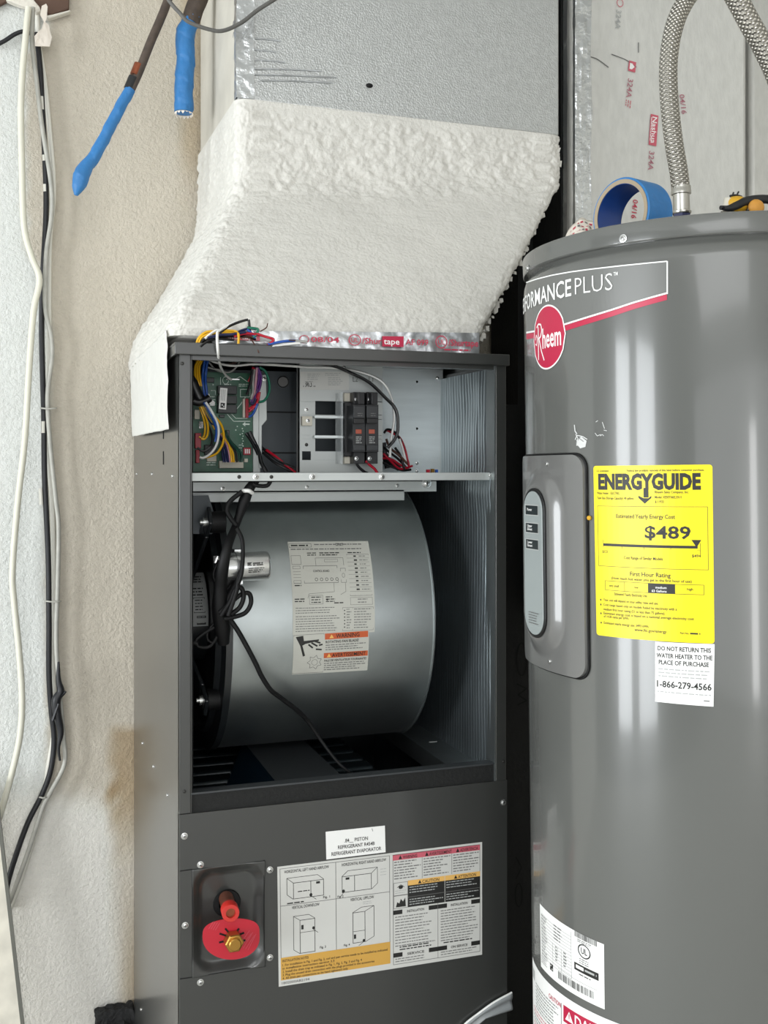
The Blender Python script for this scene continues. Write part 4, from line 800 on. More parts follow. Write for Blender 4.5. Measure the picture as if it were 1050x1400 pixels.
# ---- lower panel: refrigerant cover, stub, tag, stickers
def cover(u, v):
    x = hx0 - .0015 + (hx1 - hx0 + .003) * u; z = hz0 - .0015 + (hz1 - hz0 + .003) * v
    du = min(u, 1 - u) * (hx1 - hx0); dv = min(v, 1 - v) * (hz1 - hz0); r = .030
    ddx, ddy = max(0, r - du), max(0, r - dv); e = r - math.hypot(ddx, ddy)
    return V((x, YF - .0018 + .011 * sst(-.004, .016, e), z))
b = MB(CP); b.grid(cover, 60, 84); COV = b.build('refrigerant_cover', AH, smooth=60, thick=.001, label='dished square cover plate round the copper stub')
def seam(*pts): MB('void').tube([at(x, y, YF - .0012) for x, y in pts], .0007, 5, sm=1).build('panel_seam', AH)
seam((246, 1191), (263, 1188.5)); seam((246, 1338.5), (263, 1336)); seam((263, 1189), (263, 1336)); seam((263, 1336), (361, 1320)); seam((361, 1320), (361, 1176))
g0 = at(310, 1234, YF + .0092)
MB('black_rubber').lathe([(1e-4, 0), (.0185, 0), (.0195, .002), (.0185, .004), (.012, .0045), (.011, .001), (1e-4, .001)], Matrix.Translation(g0) @ RXF, 32).build('grommet', COV, smooth=40, label='black rubber grommet')
s0, s1 = at(309, 1228, YF - .002), at(315, 1247, YF - .055)
MB('copper').cyl(s0, s1, .0100, n=24).build('copper_stub', AH, smooth=40, label='copper stub pipe pointing outward')
d_ = (s1 - s0).normalized(); M = Matrix.Translation(s1 - d_ * .014) @ d_.to_track_quat('Z', 'Y').to_matrix().to_4x4()
MB('red_cap').lathe([(.0103, 0), (.0118, .001), (.0118, .018), (.0112, .019), (.0065, .019), (.006, .010), (1e-4, .010)], M, 28).build('stub_cap', AH, smooth=40, label='red plastic ring cap on the copper stub')
Yg = YF - .030
pts = []
for i in range(48):
    a_ = 2 * pi * i / 48; x = 316 + 39 * cos(a_); y = 1281 + 31 * sin(a_)
    if sin(a_) < 0: y = 1281 + 25 * -abs(sin(a_)) ** .55 * (1.0 + .0 * cos(a_)) - cos(a_) * 2.5
    else: y = 1281 + 31 * sin(a_) ** .9
    pts.append((x, y))
q = pq(Yg, *pts); 
b = MB('red_tag'); b.prism(q, (0, .0012, 0)); TAG = b.build('red_tag', AH, label='red heart shaped paper tag behind the brass nut')
s = Print(quad_surf(pq(Yg, (277, 1250), (355, 1250), (355, 1313), (277, 1313)), FRONT), 78, 63, None, off=.0003)
for i in range(5): s.line([(48 + i * 3.4, 44 + i * 1.2), (64 + i * 2.2, 22 + i * 1.2 + (i % 2) * 3)], .5, 'p_pink')
for i in range(4): s.line([(8 + i * 3, 26 + i * .5 - 6), (14 + i * 3, 14 + i * .5 - 4)], .5, 'p_pink')
for a_ in (205, 160, 330, 300, 10, 240): s.line([(40 + 9 * cos(radians(a_)), 33 + 9 * sin(radians(a_))), (40 + 19 * cos(radians(a_)), 33 + 16 * sin(radians(a_)))], 2.6, 'void')
s.build('tag_print', TAG)
c = at(318, 1284, Yg - .001); M = Matrix.Translation(c) @ RXF
MB('brass').lathe([(.0132, 0), (.0132, .014), (.0118, .016), (1e-4, .016)], M, 6).build('brass_nut', AH, smooth=20, bevel=.0008, label='hexagonal brass nut')
MB('brass').lathe([(.0084, .016), (.0084, .019), (.0072, .020), (1e-4, .020)], M, 24).build('nut_cap', AH, smooth=40)
MB('copper').cyl(c + V((0, .03, 0)), c, .008, n=20).build('liquid_stub', AH, smooth=40)
s = Print(quad_surf(pq(YF - .001, (445, 1137), (526, 1128.5), (527, 1165), (446, 1175)), FRONT), 81, 37, 'p_white', off=.0006)
s.text('.84__ PISTON', 25, 17, 4.8, 'p_black', w=32); s.text('REFRIGERANT R454B', 16, 25, 4.8, 'p_black', w=50); s.text('REFRIGERANT EVAPORATOR', 7, 33, 4.8, 'p_black', w=68); s.line([(63, 2), (64, 6)], .8, 'p_grey'); s.build('piston_sticker', AH, 'small white sticker reading piston refrigerant evaporator')
# big installation sticker, 280 x 165
s = Print(quad_surf(pq(YF - .001, (379, 1185), (659, 1151), (659, 1305), (381, 1349)), FRONT), 280, 160, 'p_paper', off=.0004); K = 'p_black'
s.frame(3, 3, 149, 152, .7, 'p_grey'); s.line([(76, 3), (76, 122)], .7, 'p_grey'); s.line([(3, 53), (149, 53)], .7, 'p_grey')
s.text('HORIZONTAL LEFT HAND AIRFLOW', 9, 10, 4, K, w=58, bold=.01); s.text('HORIZONTAL RIGHT HAND AIRFLOW', 84, 10, 4, K, w=60, bold=.01); s.text('VERTICAL DOWNFLOW', 18, 59, 4, K, w=36, bold=.01); s.text('VERTICAL UPFLOW', 95, 59, 4, K, w=32, bold=.01)
def crate(x, y, w_, h_, dx, dy):
    s.frame(x, y, x + w_, y + h_, .7, K); s.line([(x, y), (x + dx, y - dy), (x + w_ + dx, y - dy), (x + w_, y)], .6, K); 
    if dx < 0: s.line([(x + dx, y - dy), (x + dx, y + h_ - dy), (x, y + h_)], .6, K)
    else: s.line([(x + w_ + dx, y - dy), (x + w_ + dx, y + h_ - dy), (x + w_, y + h_)], .6, K)
crate(20, 24, 40, 22, -8, 7); s.line([(43, 24), (43, 46)], .7, K); s.rect(50, 26, 55, 29, K); s.disc(43, 43, 2, 2.4, K, n=10); s.line([(44, 45), (50, 50)], .6, K); s.text('Fig. 1', 59, 50, 3, K, w=9); s.rows(26, 36, 42, 1, 2, 1.2, K); s.rows(12, 50, 36, 1, 2, 1.6, K)
crate(84, 24, 40, 22, 8, -0 + 7); s.line([(101, 24), (101, 46)], .7, K); s.rect(89, 26, 94, 29, K); s.disc(86, 44, 2, 2.4, K, n=10); s.line([(86, 46), (82, 51)], .6, K); s.text('Fig. 2', 78, 52, 3, K, w=8); s.rows(136, 20, 144, 3, 4, .8, 'p_light', 0)
crate(28, 75, 20, 45, -8, 6); s.line([(28, 92), (48, 92)], .6, K); s.rect(30, 82, 33, 88, K); s.disc(46, 88, 1.8, 2.2, K, n=10); s.line([(46, 90), (52, 95)], .6, K); s.text('Fig. 3', 54, 117, 3, K, w=8)
crate(98, 75, 17, 42, 12, 6); s.line([(98, 101), (115, 101)], .6, K); s.rect(99.5, 105, 102.5, 111, K); s.disc(113, 115, 1.8, 2.2, K, n=10); s.line([(112, 117), (106, 121)], .6, K); s.text('Fig. 4', 86, 119, 3, K, w=8); s.rows(112, 62, 124, 2, 2.6, .8, 'p_light', 0)
s.rect(3, 122, 149, 152, 'p_gold', 2); s.text('INSTALLATION NOTES', 5, 128, 3.4, K, w=34, bold=.01, L=3)
for i, tx in enumerate(('1. For installation in Fig. 1 and Fig. 2, coil and pan service needs to be installed as indicated', '    in installation instruction section 3.3', '2. Install the drain trap as indicated in Fig. 1, Fig. 2, Fig. 3 and Fig. 4', '3. Plug the unused drain connection with the plugs provided in the accessories', '4. All drain pan connections to be hand tightened only')):
    s.text(tx, 5, 133.4 + i * 4.4, 3, K, w=(140, 68, 105, 122, 86)[i], L=3)
s.text('1802000AB2194', 4, 157.5, 3.2, 'p_grey', w=36)
s.frame(153, 3, 277, 155, .7, 'p_grey'); s.rect(153, 3, 277, 11, 'p_pink', 1)
for x, tx, w_ in ((161, 'WARNING', 26), (198, 'AVERTISSEMENT', 38), (242, 'ADVERTENCIA', 32)): s.poly([(x, 10), (x + 2.5, 4.5), (x + 5, 10)], K, 2); s.text(tx, x + 6, 10, 4.6, K, w=w_ - 6, bold=.01)
for x in (194, 236): s.line([(x, 11), (x, 40)], .6, 'p_grey')
for i, x in enumerate((155, 196, 238)): s.rows(x, 13, x + 38, 7, 3.8, 1.4, 'p_grey', .35, seed=30 + i)
s.rect(174, 41, 277, 48, 'p_tan', 1); s.poly([(188, 47), (190.5, 42), (193, 47)], K, 2); s.text('CAUTION', 194, 47, 4.4, K, w=24, bold=.01); s.poly([(239, 47), (241.5, 42), (244, 47)], K, 2); s.text('ATTENTION', 245, 47, 4.4, K, w=26, bold=.01)
s.rect(174, 48, 277, 78, K, 1); s.line([(226, 41), (226, 78)], .6, 'p_paper', 2); s.line([(174, 64), (277, 64)], .6, 'p_grey', 2); s.rows(176, 50, 224, 3, 3.6, 1.2, 'p_light', .4, L=2, seed=40); s.rows(228, 50, 275, 3, 3.6, 1.2, 'p_light', .4, L=2, seed=41); s.rows(176, 67, 224, 3, 3.4, 1.2, 'p_light', .4, L=2, seed=42); s.rows(228, 67, 275, 3, 3.4, 1.2, 'p_light', .4, L=2, seed=43)
s.frame(154, 42, 174, 60, .6, 'p_grey'); s.disc(164, 49, 3, 2.4, K); s.line([(159, 49), (164, 45.5), (169, 49)], .8, K); s.rows(156, 53, 172, 2, 3, .9, 'p_light'); s.frame(154, 60, 174, 78, .6, 'p_grey'); s.poly([(157, 76), (159, 69), (162, 71), (164, 65), (167, 69), (170, 64), (171, 76)], K); 
s.line([(216, 78), (216, 155)], .6, 'p_grey')
for x0, x1, y, tx in ((153, 216, 80, 'INSTALLATION'), (216, 277, 80, 'INSTALLATION'), (153, 216, 139, 'SERVICE'), (216, 277, 139, 'ON SERVICE')):
    s.rect(x0, y, x0 + 13, y + 6, K, 1); s.rect(x1 - 13, y, x1, y + 6, K, 1); s.text(tx, (x0 + x1) / 2, y + 5, 3.4, K, w=24, al='C')
s.rows(156, 89, 212, 11, 4.0, 1.2, 'p_grey', .35, seed=50); s.rows(220, 89, 274, 12, 3.8, 1.2, 'p_grey', .3, seed=51); s.rows(162, 131, 208, 2, 3.4, 1.5, K, .1, seed=52); s.rows(224, 134, 268, 1, 3, 1.5, K, .1, seed=53); s.rows(156, 147, 212, 2, 3.4, 1.2, 'p_grey', .3, seed=54); s.rows(220, 147, 274, 2, 3.4, 1.2, 'p_grey', .3, seed=55)
s.build('installation_sticker', AH, 'large white installation and warning sticker on the lower panel')
# translucent strap lying against the panel foot
b = MB('strip'); A_ = pq(YF - .006, (636, 1400), (655, 1385), (676, 1370), (700, 1357)); B_ = pq(YF - .006, (650, 1404), (664, 1392), (684, 1385), (700, 1380))
b.grid(lambda u, v: (lambda k, f: (A_[k] * (1 - f) + A_[k + 1] * f) * (1 - v) + (B_[k] * (1 - f) + B_[k + 1] * f) * v)(min(int(u * 3), 2), u * 3 - min(int(u * 3), 2)) + V((0, -.002 * sin(v * 9), 0)), 18, 8)
b.tube([A_[0] + V((-.02, 0, -.02))] + A_, .0016, 6, 'p_white')
centre_origin(b.build('plastic_strap', smooth=60, thick=.001, label='grey translucent plastic strap against the cabinet foot', cat='strap'))

# ================================================================ WATER HEATER
TR_, TD = .24, 1.46
bt = math.atan((719 - CX) / F); al = bt + math.asin(TR_ / TD); TA = FW * TD * cos(al) + RT * TD * sin(al)
LEAN = -.0125
TM = Matrix.Translation(TA - RT * (LEAN * 1.2)) @ Matrix.Rotation(LEAN, 4, FW)
TI = TM.inverted(); TI3 = TI.to_3x3()
WH = thing('water_heater', None, 'tall grey electric water heater tank right of the air handler', 'water heater', M=TM)
def tpx(x, y, r=TR_):
    o = TI @ CAM; d = TI3 @ ray(x, y); a = d.x ** 2 + d.y ** 2; bb = o.x * d.x + o.y * d.y; c = o.x ** 2 + o.y ** 2 - r * r; D = bb * bb - a * c
    t_ = (-bb - sqrt(max(D, 0))) / a; p = o + d * t_; return (math.degrees(atan2(p.y, p.x)) % 360, p.z)
def tp(phi, z, off=0): a = radians(phi); return TM @ V(((TR_ + off) * cos(a), (TR_ + off) * sin(a), z))
ZTOP = tpx(905, 297, TR_ + .001)[1]; ZSEAM = tpx(905, 325, TR_)[1]
b = MB('tank_paint'); I4 = TM; Zs = ZSEAM
b.lathe([(TR_ - .02, .03), (TR_, .03), (TR_, Zs - .024), (TR_ - .0006, Zs - .018), (TR_ - .0022, Zs - .0125), (TR_ - .0048, Zs - .008), (TR_ - .0070, Zs - .0055), (TR_ - .0078, Zs - .003), (TR_ - .008, Zs + .004)], I4, 160); b.build('tank_body', WH, smooth=40)
b = MB('tank_paint'); b.lathe([(TR_ - .0075, Zs - .0012), (TR_ - .0005, Zs - .0012), (TR_ + .0005, Zs), (TR_ + .001, ZTOP - .0025), (TR_ + .0004, ZTOP - .0008), (TR_ - .0015, ZTOP), (TR_ - .006, ZTOP - .0005), (TR_ - .010, ZTOP - .004), (.02, ZTOP - .004), (1e-4, ZTOP - .004)], I4, 160); b.build('tank_lid', WH, smooth=28)
b = MB('black_rubber'); b.lathe([(1e-4, .0), (TR_ - .04, 0), (TR_ - .04, .031), (1e-4, .031)], I4, 48); b.build('tank_foot', WH)
def tscrew(x, y, me=SCREW_S, r=TR_ + .001, par=WH):
    ph, z = tpx(x, y, r); a = radians(ph); n = TM.to_3x3() @ V((cos(a), sin(a), 0)); inst('screw', me, par, Matrix.Translation(TM @ V((r * cos(a), r * sin(a), z))) @ n.to_track_quat('Z', 'Y').to_matrix().to_4x4())
tscrew(852, 326, SCREW); tscrew(722, 367, SCREW)
def tsurf(*corners):
    q = [c if len(c) == 2 and c[0] < 0 else tpx(*c) for c in corners]
    def f(u, v, off):
        ph = (q[0][0] * (1 - u) + q[1][0] * u) * (1 - v) + (q[3][0] * (1 - u) + q[2][0] * u) * v
        z = (q[0][1] * (1 - u) + q[1][1] * u) * (1 - v) + (q[3][1] * (1 - u) + q[2][1] * u) * v
        return tp(ph, z, off)
    return f
# ---- energy label
S_ = tsurf((811.5, 637), (974, 635), (977, 880), (816, 868)); s = Print(S_, 880, 1275, None, curved=18, off=.0004, step=.00012)
r = 22; s.rect(r, 0, 880 - r, 1275, 'p_yellow', 0)
for x0, x1 in ((0, r), (880 - r, 880)):
    s.rect(x0, r, x1, 1275 - r, 'p_yellow', 0)
for cx, cy, a0 in ((r, r, 180), (880 - r, r, 270), (880 - r, 1275 - r, 0), (r, 1275 - r, 90)): s.poly([(cx, cy)] + [(cx + r * cos(radians(a0 + i * 15)), cy + r * sin(radians(a0 + i * 15))) for i in range(7)], 'p_yellow', 0)
s.text('U.S. Government', 30, 45, 15, w=105); s.text('Federal law prohibits removal of this label before consumer purchase.', 280, 45, 16, w=545)
s.text('ENERGYGUIDE', 42, 172, 108, w=760, bold=.05); s.rect(404, 165, 440, 235, 'p_black', 2); s.poly([(366, 222), (404, 240), (440, 240), (460, 222), (460, 238), (412, 280), (366, 238)], 'p_black', 2)
s.text('Water Heater - ELECTRIC', 30, 213, 18, w=190); s.text('Tank Size (Storage Capacity): 40 gallons', 30, 250, 18, w=300); s.text('Rheem Sales Company, Inc.', 486, 204, 18, w=235); s.text('Model: XE50T06EL55U1', 486, 241, 18, w=185); s.text('& 11933', 486, 274, 18, w=62)
s.frame(30, 300, 846, 752, 3, 'p_black', 1); s.text('Estimated Yearly Energy Cost', 190, 388, 30, w=435); s.text('$489', 408, 530, 88, w=322, bold=.02)
s.rect(75, 580, 775, 600, 'p_black', 1); 
for x, y0, y1 in ((75, 552, 612), (230, 600, 615), (400, 600, 615), (590, 600, 615), (792, 560, 642)): s.rect(x, y0, x + 3, y1, 'p_black', 1)
s.rect(770, 613, 792, 615, 'p_black', 1); s.poly([(734, 538), (800, 538), (768, 592)], 'p_black', 2); s.text('$121', 68, 652, 20, w=46); s.text('$494', 736, 662, 20, w=60, bold=.01); s.text('Cost Range of Similar Models', 245, 690, 22, w=290)
s.text('First Hour Rating', 292, 812, 32, w=296); s.text('(How much hot water you get in the first hour of use)', 142, 845, 20, w=590); s.frame(85, 858, 815, 930, 3, 'p_black', 1)
for x in (245, 425): s.rect(x, 858, x + 3, 930, 'p_black', 1)
s.rect(425, 858, 618, 930, 'p_black', 1); s.text('very small', 120, 902, 18, w=80); s.text('low', 325, 902, 16, w=28); s.text('medium', 480, 895, 17, 'p_white', w=78); s.text('63 Gallons', 452, 921, 17, 'p_white', w=106); s.text('high', 700, 900, 18, w=40); s.text('Estimated Yearly Electricity Use', 162, 962, 20, w=255)
for y, tx, w_ in ((1000, 'Your cost will depend on your utility rates and use.', 430), (1036, 'Cost range based only on models fueled by electricity with a', 560), (1070, 'medium first hour rating (51 to less than 75 gallons).', 478), (1100, 'Estimated energy cost is based on a national average electricity cost', 675), (1124, 'of 14.00 cents per kWh.', 210), (1172, 'Estimated yearly energy use: 3493 kWh.', 360)):
    s.text(tx, 68, y + 12, 19, w=w_)
for y in (1002, 1038, 1104, 1174): s.disc(44, y + 4, 6, 8, 'p_black', 1, n=10)
s.text('www.ftc.gov/energy', 318, 1215, 22, w=236); s.text('Part No.', 648, 1215, 14, w=62); s.rows(716, 1203, 785, 1, 5, 11, 'p_black', 0); s.build('energy_label', WH, 'yellow energy guide sticker with large price')
# ---- return notice
S_ = tsurf((896, 877), (977, 880.5), (975.5, 966), (896, 959)); s = Print(S_, 800, 860, 'p_white', curved=8, off=.0006, step=.00012)
s.text('DO NOT RETURN THIS', 35, 120, 62, w=720, bold=.02); s.text('WATER HEATER TO THE', 20, 222, 62, w=755, bold=.02); s.text('PLACE OF PURCHASE', 50, 318, 62, w=680, bold=.02)
s.rows(45, 375, 760, 3, 50, 18, 'p_light', .12, seed=3); s.text('1-866-279-4566', 25, 640, 90, w=745, bold=.02); s.rows(30, 700, 780, 1, 40, 16, 'p_light', .05, seed=4); s.rows(670, 780, 760, 1, 30, 16, 'p_grey', 0); s.build('return_notice', WH, 'white do not return notice below the yellow sticker')
# ---- brand panel near the top
def TPoly(name, items, label):
    mb = MB()
    for m, pts, off in items: mb.poly([tp(*tpx(x, y), off) for x, y in pts][::-1], m)
    return mb.build(name, WH, smooth=0, fix=False, label=label)
def strip(mb, top, bot, off, m, n=24):     # band between two pixel polylines, finely divided
    def ev(pl, t_):
        k = t_ * (len(pl) - 1); i = min(int(k), len(pl) - 2); f = k - i; return pl[i][0] * (1 - f) + pl[i + 1][0] * f, pl[i][1] * (1 - f) + pl[i + 1][1] * f
    mb.grid(lambda u, v: tp(*tpx(*[a * (1 - v) + c * v for a, c in zip(ev(top, u), ev(bot, u))]), off), n, 3, m, flip=True)
mb = MB()
tl = [(720, 385.5), (735, 380.5), (755, 375.5), (780, 371), (810, 367), (850, 362.5), (885, 359), (912, 356.5)]
bl = [(720, 456), (732, 454), (768, 446), (800, 436), (836, 425), (866, 415), (890, 408), (912, 402)]
strip(mb, tl, bl, .0003, 'p_tankgrey', 40)
wl = 1.6
strip(mb, tl, [(x, y + wl) for x, y in tl], .0005, 'p_white', 40); strip(mb, [(x, y - 2.4) for x, y in bl], bl, .0005, 'p_white', 40); strip(mb, [(911.5, 357), (911.5, 402)], [(913.3, 357), (913.3, 402)], .0005, 'p_white', 10)
strip(mb, [(x, y + .4) for x, y in bl], [(x, y + 8 + 0 * i) for i, (x, y) in enumerate(bl)], .0004, 'p_red', 40)
mb.build('brand_panel', WH, smooth=0, fix=False, label='grey brand panel with white outline and red stripe')
# lettering
ph1, z1 = tpx(838, 396.5); ph0, z0 = tpx(787, 403); pe, ze = tpx(782, 404); 
def lsurf(pa, za, pb, zb, h): return lambda u, v, off: tp(pa + (pb - pa) * u, za + (zb - za) * u + h * (1 - v), off)
h_ = .0208
s = Print(lsurf(ph0, z0, ph1, z1, h_), 100, 100, None, off=.0008); s.text('PLUS', 0, 100, 98, 'p_white', w=100, bold=-.012); s.text('TM', 103, 22, 20, 'p_white', w=10); 
W_ = (ph1 - ph0); wper = W_ * 3.15
s.build('brand_lettering', WH, 'thin white lettering PLUS')
s = Print(lsurf(pe - wper, ze - .0, pe, ze, h_), 235, 100, None, off=.0008); s.text('PERFORMANCE', 0, 100, 98, 'p_white', w=235, bold=.012); s.build('brand_lettering', WH, 'bold white lettering PERFORMANCE')
pc, zc = tpx(748.5, 461); rz = .0402; rp = math.degrees(rz / TR_) * 1.0
s = Print(lambda u, v, off: tp(pc + rp * (2 * u - 1), zc + rz * (1 - 2 * v), off), 200, 200, None, off=.0008)
n = 40; 
for i in range(16):
    x0, x1 = -100 + i * 12.5, -100 + (i + 1) * 12.5; a0, a1 = sqrt(max(0, 1 - (x0 / 100) ** 2)) * 100, sqrt(max(0, 1 - (x1 / 100) ** 2)) * 100
    s.poly([(100 + x0, 100 - a0), (100 + x1, 100 - a1), (100 + x1, 100 + a1), (100 + x0, 100 + a0)], 'p_white', 0)
    s.poly([(100 + x0 * .95, 100 - a0 * .95), (100 + x1 * .95, 100 - a1 * .95), (100 + x1 * .95, 100 + a1 * .95), (100 + x0 * .95, 100 + a0 * .95)], 'p_red', 1)
s.text('heem', 72, 132, 62, 'p_white', w=106, bold=.015); s.line([(42, 60), (42, 165)], 5, 'p_white', 2); s.line([(30, 62), (44, 52), (62, 56), (68, 76), (58, 94), (40, 100)], 5, 'p_white', 2); s.line([(48, 100), (64, 140), (82, 170)], 5, 'p_white', 2); s.line([(18, 100), (26, 84), (34, 96), (28, 118), (18, 112)], 3.5, 'p_white', 2)
s.build('brand_roundel', WH, 'round red logo with white lettering')
# scuffs
s = Print(tsurf((784, 580), (804, 578), (806, 614), (784, 614)), 22, 35, None, off=.0004)
s.line([(2, 1), (3, 10), (6, 14)], 1.4, 'p_scuff'); s.line([(3, 22), (6, 16), (14, 18), (20, 22)], 1.2, 'p_scuff'); s.poly([(5, 22), (12, 18), (19, 24), (17, 32), (10, 34), (5, 28)], 'p_scuff', 0); s.line([(4, 27), (9, 20), (15, 25)], .8, 'p_grey', 1); s.line([(4, 14), (7, 20), (5, 30), (14, 28)], 1, 'p_scuff'); s.build('paint_scuff', WH, 'pale scuff mark above the control cover')
s = Print(tsurf((812, 574), (832, 574), (832, 600), (812, 600)), 20, 26, None, off=.0004)
for a in ([(3, 3), (6, 1)], [(12, 3), (15, 12)], [(2, 18), (5, 22), (10, 20)], [(14, 14), (18, 15)], [(9, 22), (12, 20), (14, 22)]): s.line(a, .8, 'p_scuff')
s.build('paint_scuff', WH, 'fainter scuff mark beside the first')
# ---- control cover: shallow plate, raised bump and flat control panel
LYC = .0095; zc0 = tpx(770, 622)[1]; zc1 = tpx(770, 921)[1]
zpt = tpx(736, 670, TR_ + .008)[1]; zpb = tpx(736, 868, TR_ + .008)[1]; HW = .0865; XP = .2515
zm = (zpt + zpb) / 2; hs = (zpt - zpb) / 2 - .0275
def cov_x(ly, z):
    a = abs(ly - LYC); cyl = sqrt(max(TR_ ** 2 - ly ** 2, .01)) + .0055
    zz = max(0, abs(z - zm) - hs); d = math.hypot(a, zz); k = 1 - sst(.033, .055, d)
    return cyl * (1 - k) + (XP + .0) * k
zq0, zq1 = zc1, zc0
def covg(u, v):
    # rounded rectangle parametrisation
    ly = LYC + HW * (1 - 2 * u); z = zq0 + (zq1 - zq0) * v
    rr = .018; ax, az = HW - abs(ly - LYC), (zq1 - zq0) / 2 - abs(z - (zq0 + zq1) / 2)
    if ax < rr and az < rr:
        ex, ez = rr - ax, rr - az; L_ = math.hypot(ex, ez); m_ = max(ex, ez)
        if L_ > 0: k = m_ / L_; sx = 1 if ly > LYC else -1; sz = 1 if z > (zq0 + zq1) / 2 else -1; ly = LYC + sx * (HW - rr + ex * k); z = (zq0 + zq1) / 2 + sz * ((zq1 - zq0) / 2 - rr + ez * k)
    return ly, z
b = MB('tank_cover'); g = b.grid(lambda u, v: (lambda q: TM @ V((-cov_x(*q), q[0], q[1])))(covg(u, v)), 96, 120)
# turned-down rim
e_ = [g[0][i] for i in range(97)] + [g[j][96] for j in range(1, 121)] + [g[120][i] for i in range(95, -1, -1)] + [g[j][0] for j in range(119, 0, -1)]
R_ = []
for v in e_:
    l = TI @ v.co; R_.append(b.bm.verts.new(TM @ V((-(sqrt(max(TR_ ** 2 - l.y ** 2, .01)) - .001), l.y, l.z))))
for i in range(len(e_)): b.face([e_[i], R_[i], R_[(i + 1) % len(e_)], e_[(i + 1) % len(e_)]])
COVR = b.build('control_cover', WH, smooth=50, label='raised grey metal cover on the left of the tank')
b = MB('black_rubber'); gp = []  # black tube round the cover stands in for the shadow in its gap
for u, v in [(i / 60, 0) for i in range(60)] + [(1, j / 60) for j in range(60)] + [(1 - i / 60, 1) for i in range(60)] + [(0, 1 - j / 60) for j in range(60)]:
    ly, z = covg(u, v); ly = LYC + (ly - LYC) * 1.022; z = (zq0 + zq1) / 2 + (z - (zq0 + zq1) / 2) * 1.008; gp.append(TM @ V((-(sqrt(TR_ ** 2 - ly ** 2) + .0015), ly, z)))
b.tube(gp + gp[:2], .0014, 6, sm=1); b.build('cover_gap_shadow', COVR, smooth=60)
def stad(w_, h2, x, n=20):   # stadium outline
    pts = [(w_ * cos(a), h2 + w_ * sin(a)) for a in [pi * i / n for i in range(n + 1)]] + [(w_ * cos(a), -h2 + w_ * sin(a)) for a in [pi + pi * i / n for i in range(n + 1)]]
    return [TM @ V((-x, LYC + .000 + p[0], zm + p[1])) for p in pts]
off_ = TM.to_3x3() @ V((.006, 0, 0))
hh = (zpt - zpb) / 2
b = MB('black_plastic'); b.prism(stad(.0288, hh - .0262, XP + .0028), off_); b.build('panel_gasket', COVR, bevel=.0008)
b = MB('panel_grey'); b.prism(stad(.0250, hh - .0262, XP + .0040), off_ * .5); PAN = b.build('control_panel', COVR, bevel=.0006, label='long pale grey control strip with rounded ends')
PS = lambda u, v, off: TM @ V((-(XP + .0042 + off), LYC + .025 - .05 * u, zpt - (zpt - zpb) * v))
for y0, tx in ((20, ('Power',)), (44.5, ('Upper', 'Element')), (67, ('Lower', 'Element'))):
    s = Print(PS, 50, 200, None, off=.0003)
    s.rect(6, y0, 42, y0 + 15, 'p_light', 0); s.rect(7.5, y0 + 1.2, 40.5, y0 + 13.8, 'panel_dark', 1)
    for i, tt in enumerate(tx): s.text(tt, 12, y0 + 8.5 + (i * 4.5 - 2 if len(tx) > 1 else 0), 3.6, 'p_white', w=13)
    s.build('button_window', COVR, 'dark ' + ' '.join(tx).lower() + ' button window')
s = Print(PS, 50, 200, None, off=.0003); s.rows(12, 168, 40, 5, 3.6, 1.2, 'p_grey', .3); s.build('fine_print', COVR)
for x, y in ((748, 634), (752, 904)): tscrew(x, y, SCREW_S, TR_ + .0055, COVR)
b = MB('tool_yellow'); b.sphere(tp(*tpx(807, 708), .002), .003, n=8); b.build('yellow_wire_end', COVR)
b = MB('chrome'); p = TM @ V((-TR_ - .004, .03, zpb + .01)); b.tube([p + V((-.004 * cos(a), 0, .008 * sin(a))) for a in [radians(60 + 20 * i) for i in range(15)]], .0008, 6, sm=1); b.build('cover_hook', COVR, smooth=60)
# ---- rating plate
S_ = tsurf((738.5, 1235), (826, 1291), (827, 1380), (740, 1321)); s = Print(S_, 260, 190, None, curved=22, off=.0004, step=.00012); s.rect(0, 0, 260, 190, 'p_white', 0)
for i in range(14): s.rect(8, 24 + i * 9.6, 155, 25 + i * 9.6, 'p_grey', 1); 
for i in range(13): s.rows(9, 27 + i * 9.6, 50, 1, 5, 3.4, 'p_grey', .5, seed=60 + i)
for i in range(5): s.rows(82, 22 + i * 9.6, 120, 1, 5, 4, 'p_grey', .3, seed=80 + i); s.rows(88, 84 + i * 9.6, 102, 1, 5, 4, 'p_grey', .3, seed=90 + i); s.rows(124, 84 + i * 9.6, 138, 1, 5, 4, 'p_grey', .3, seed=95 + i)
for x in (75, 115, 155): s.rect(x, 80 if x < 155 else 10, x + 1, 150, 'p_grey', 1)
s.bars(168, 0, 240, 16, 'p_black'); s.rows(178, 19, 225, 2, 5, 2.5, 'p_grey'); s.ring(200, 48, 19, 19, 3.5, 'p_black'); s.text('UL', 190, 56, 17, 'p_black', w=20, bold=.02); s.rows(184, 73, 216, 3, 6, 2.6, 'p_grey', .2, seed=7)
s.rect(166, 92, 244, 114, 'p_black', 1); s.rect(172, 97, 198, 107, 'p_white', 2); s.rows(202, 99, 238, 1, 4, 6, 'p_light', 0, L=2); s.rows(182, 120, 220, 1, 4, 3, 'p_black', 0); s.bars(100, 152, 228, 174, 'p_black', seed=9); s.rect(60, 148, 76, 168, 'p_black', 1); s.rect(63, 152, 67, 156, 'p_white', 2); s.rect(70, 160, 73, 165, 'p_white', 2); s.rows(6, 152, 45, 4, 6, 2.4, 'p_grey', .4, seed=66); s.rect(100, 143, 240, 144, 'p_grey', 1); s.build('rating_plate', WH, 'white rating plate with UL mark and barcodes')
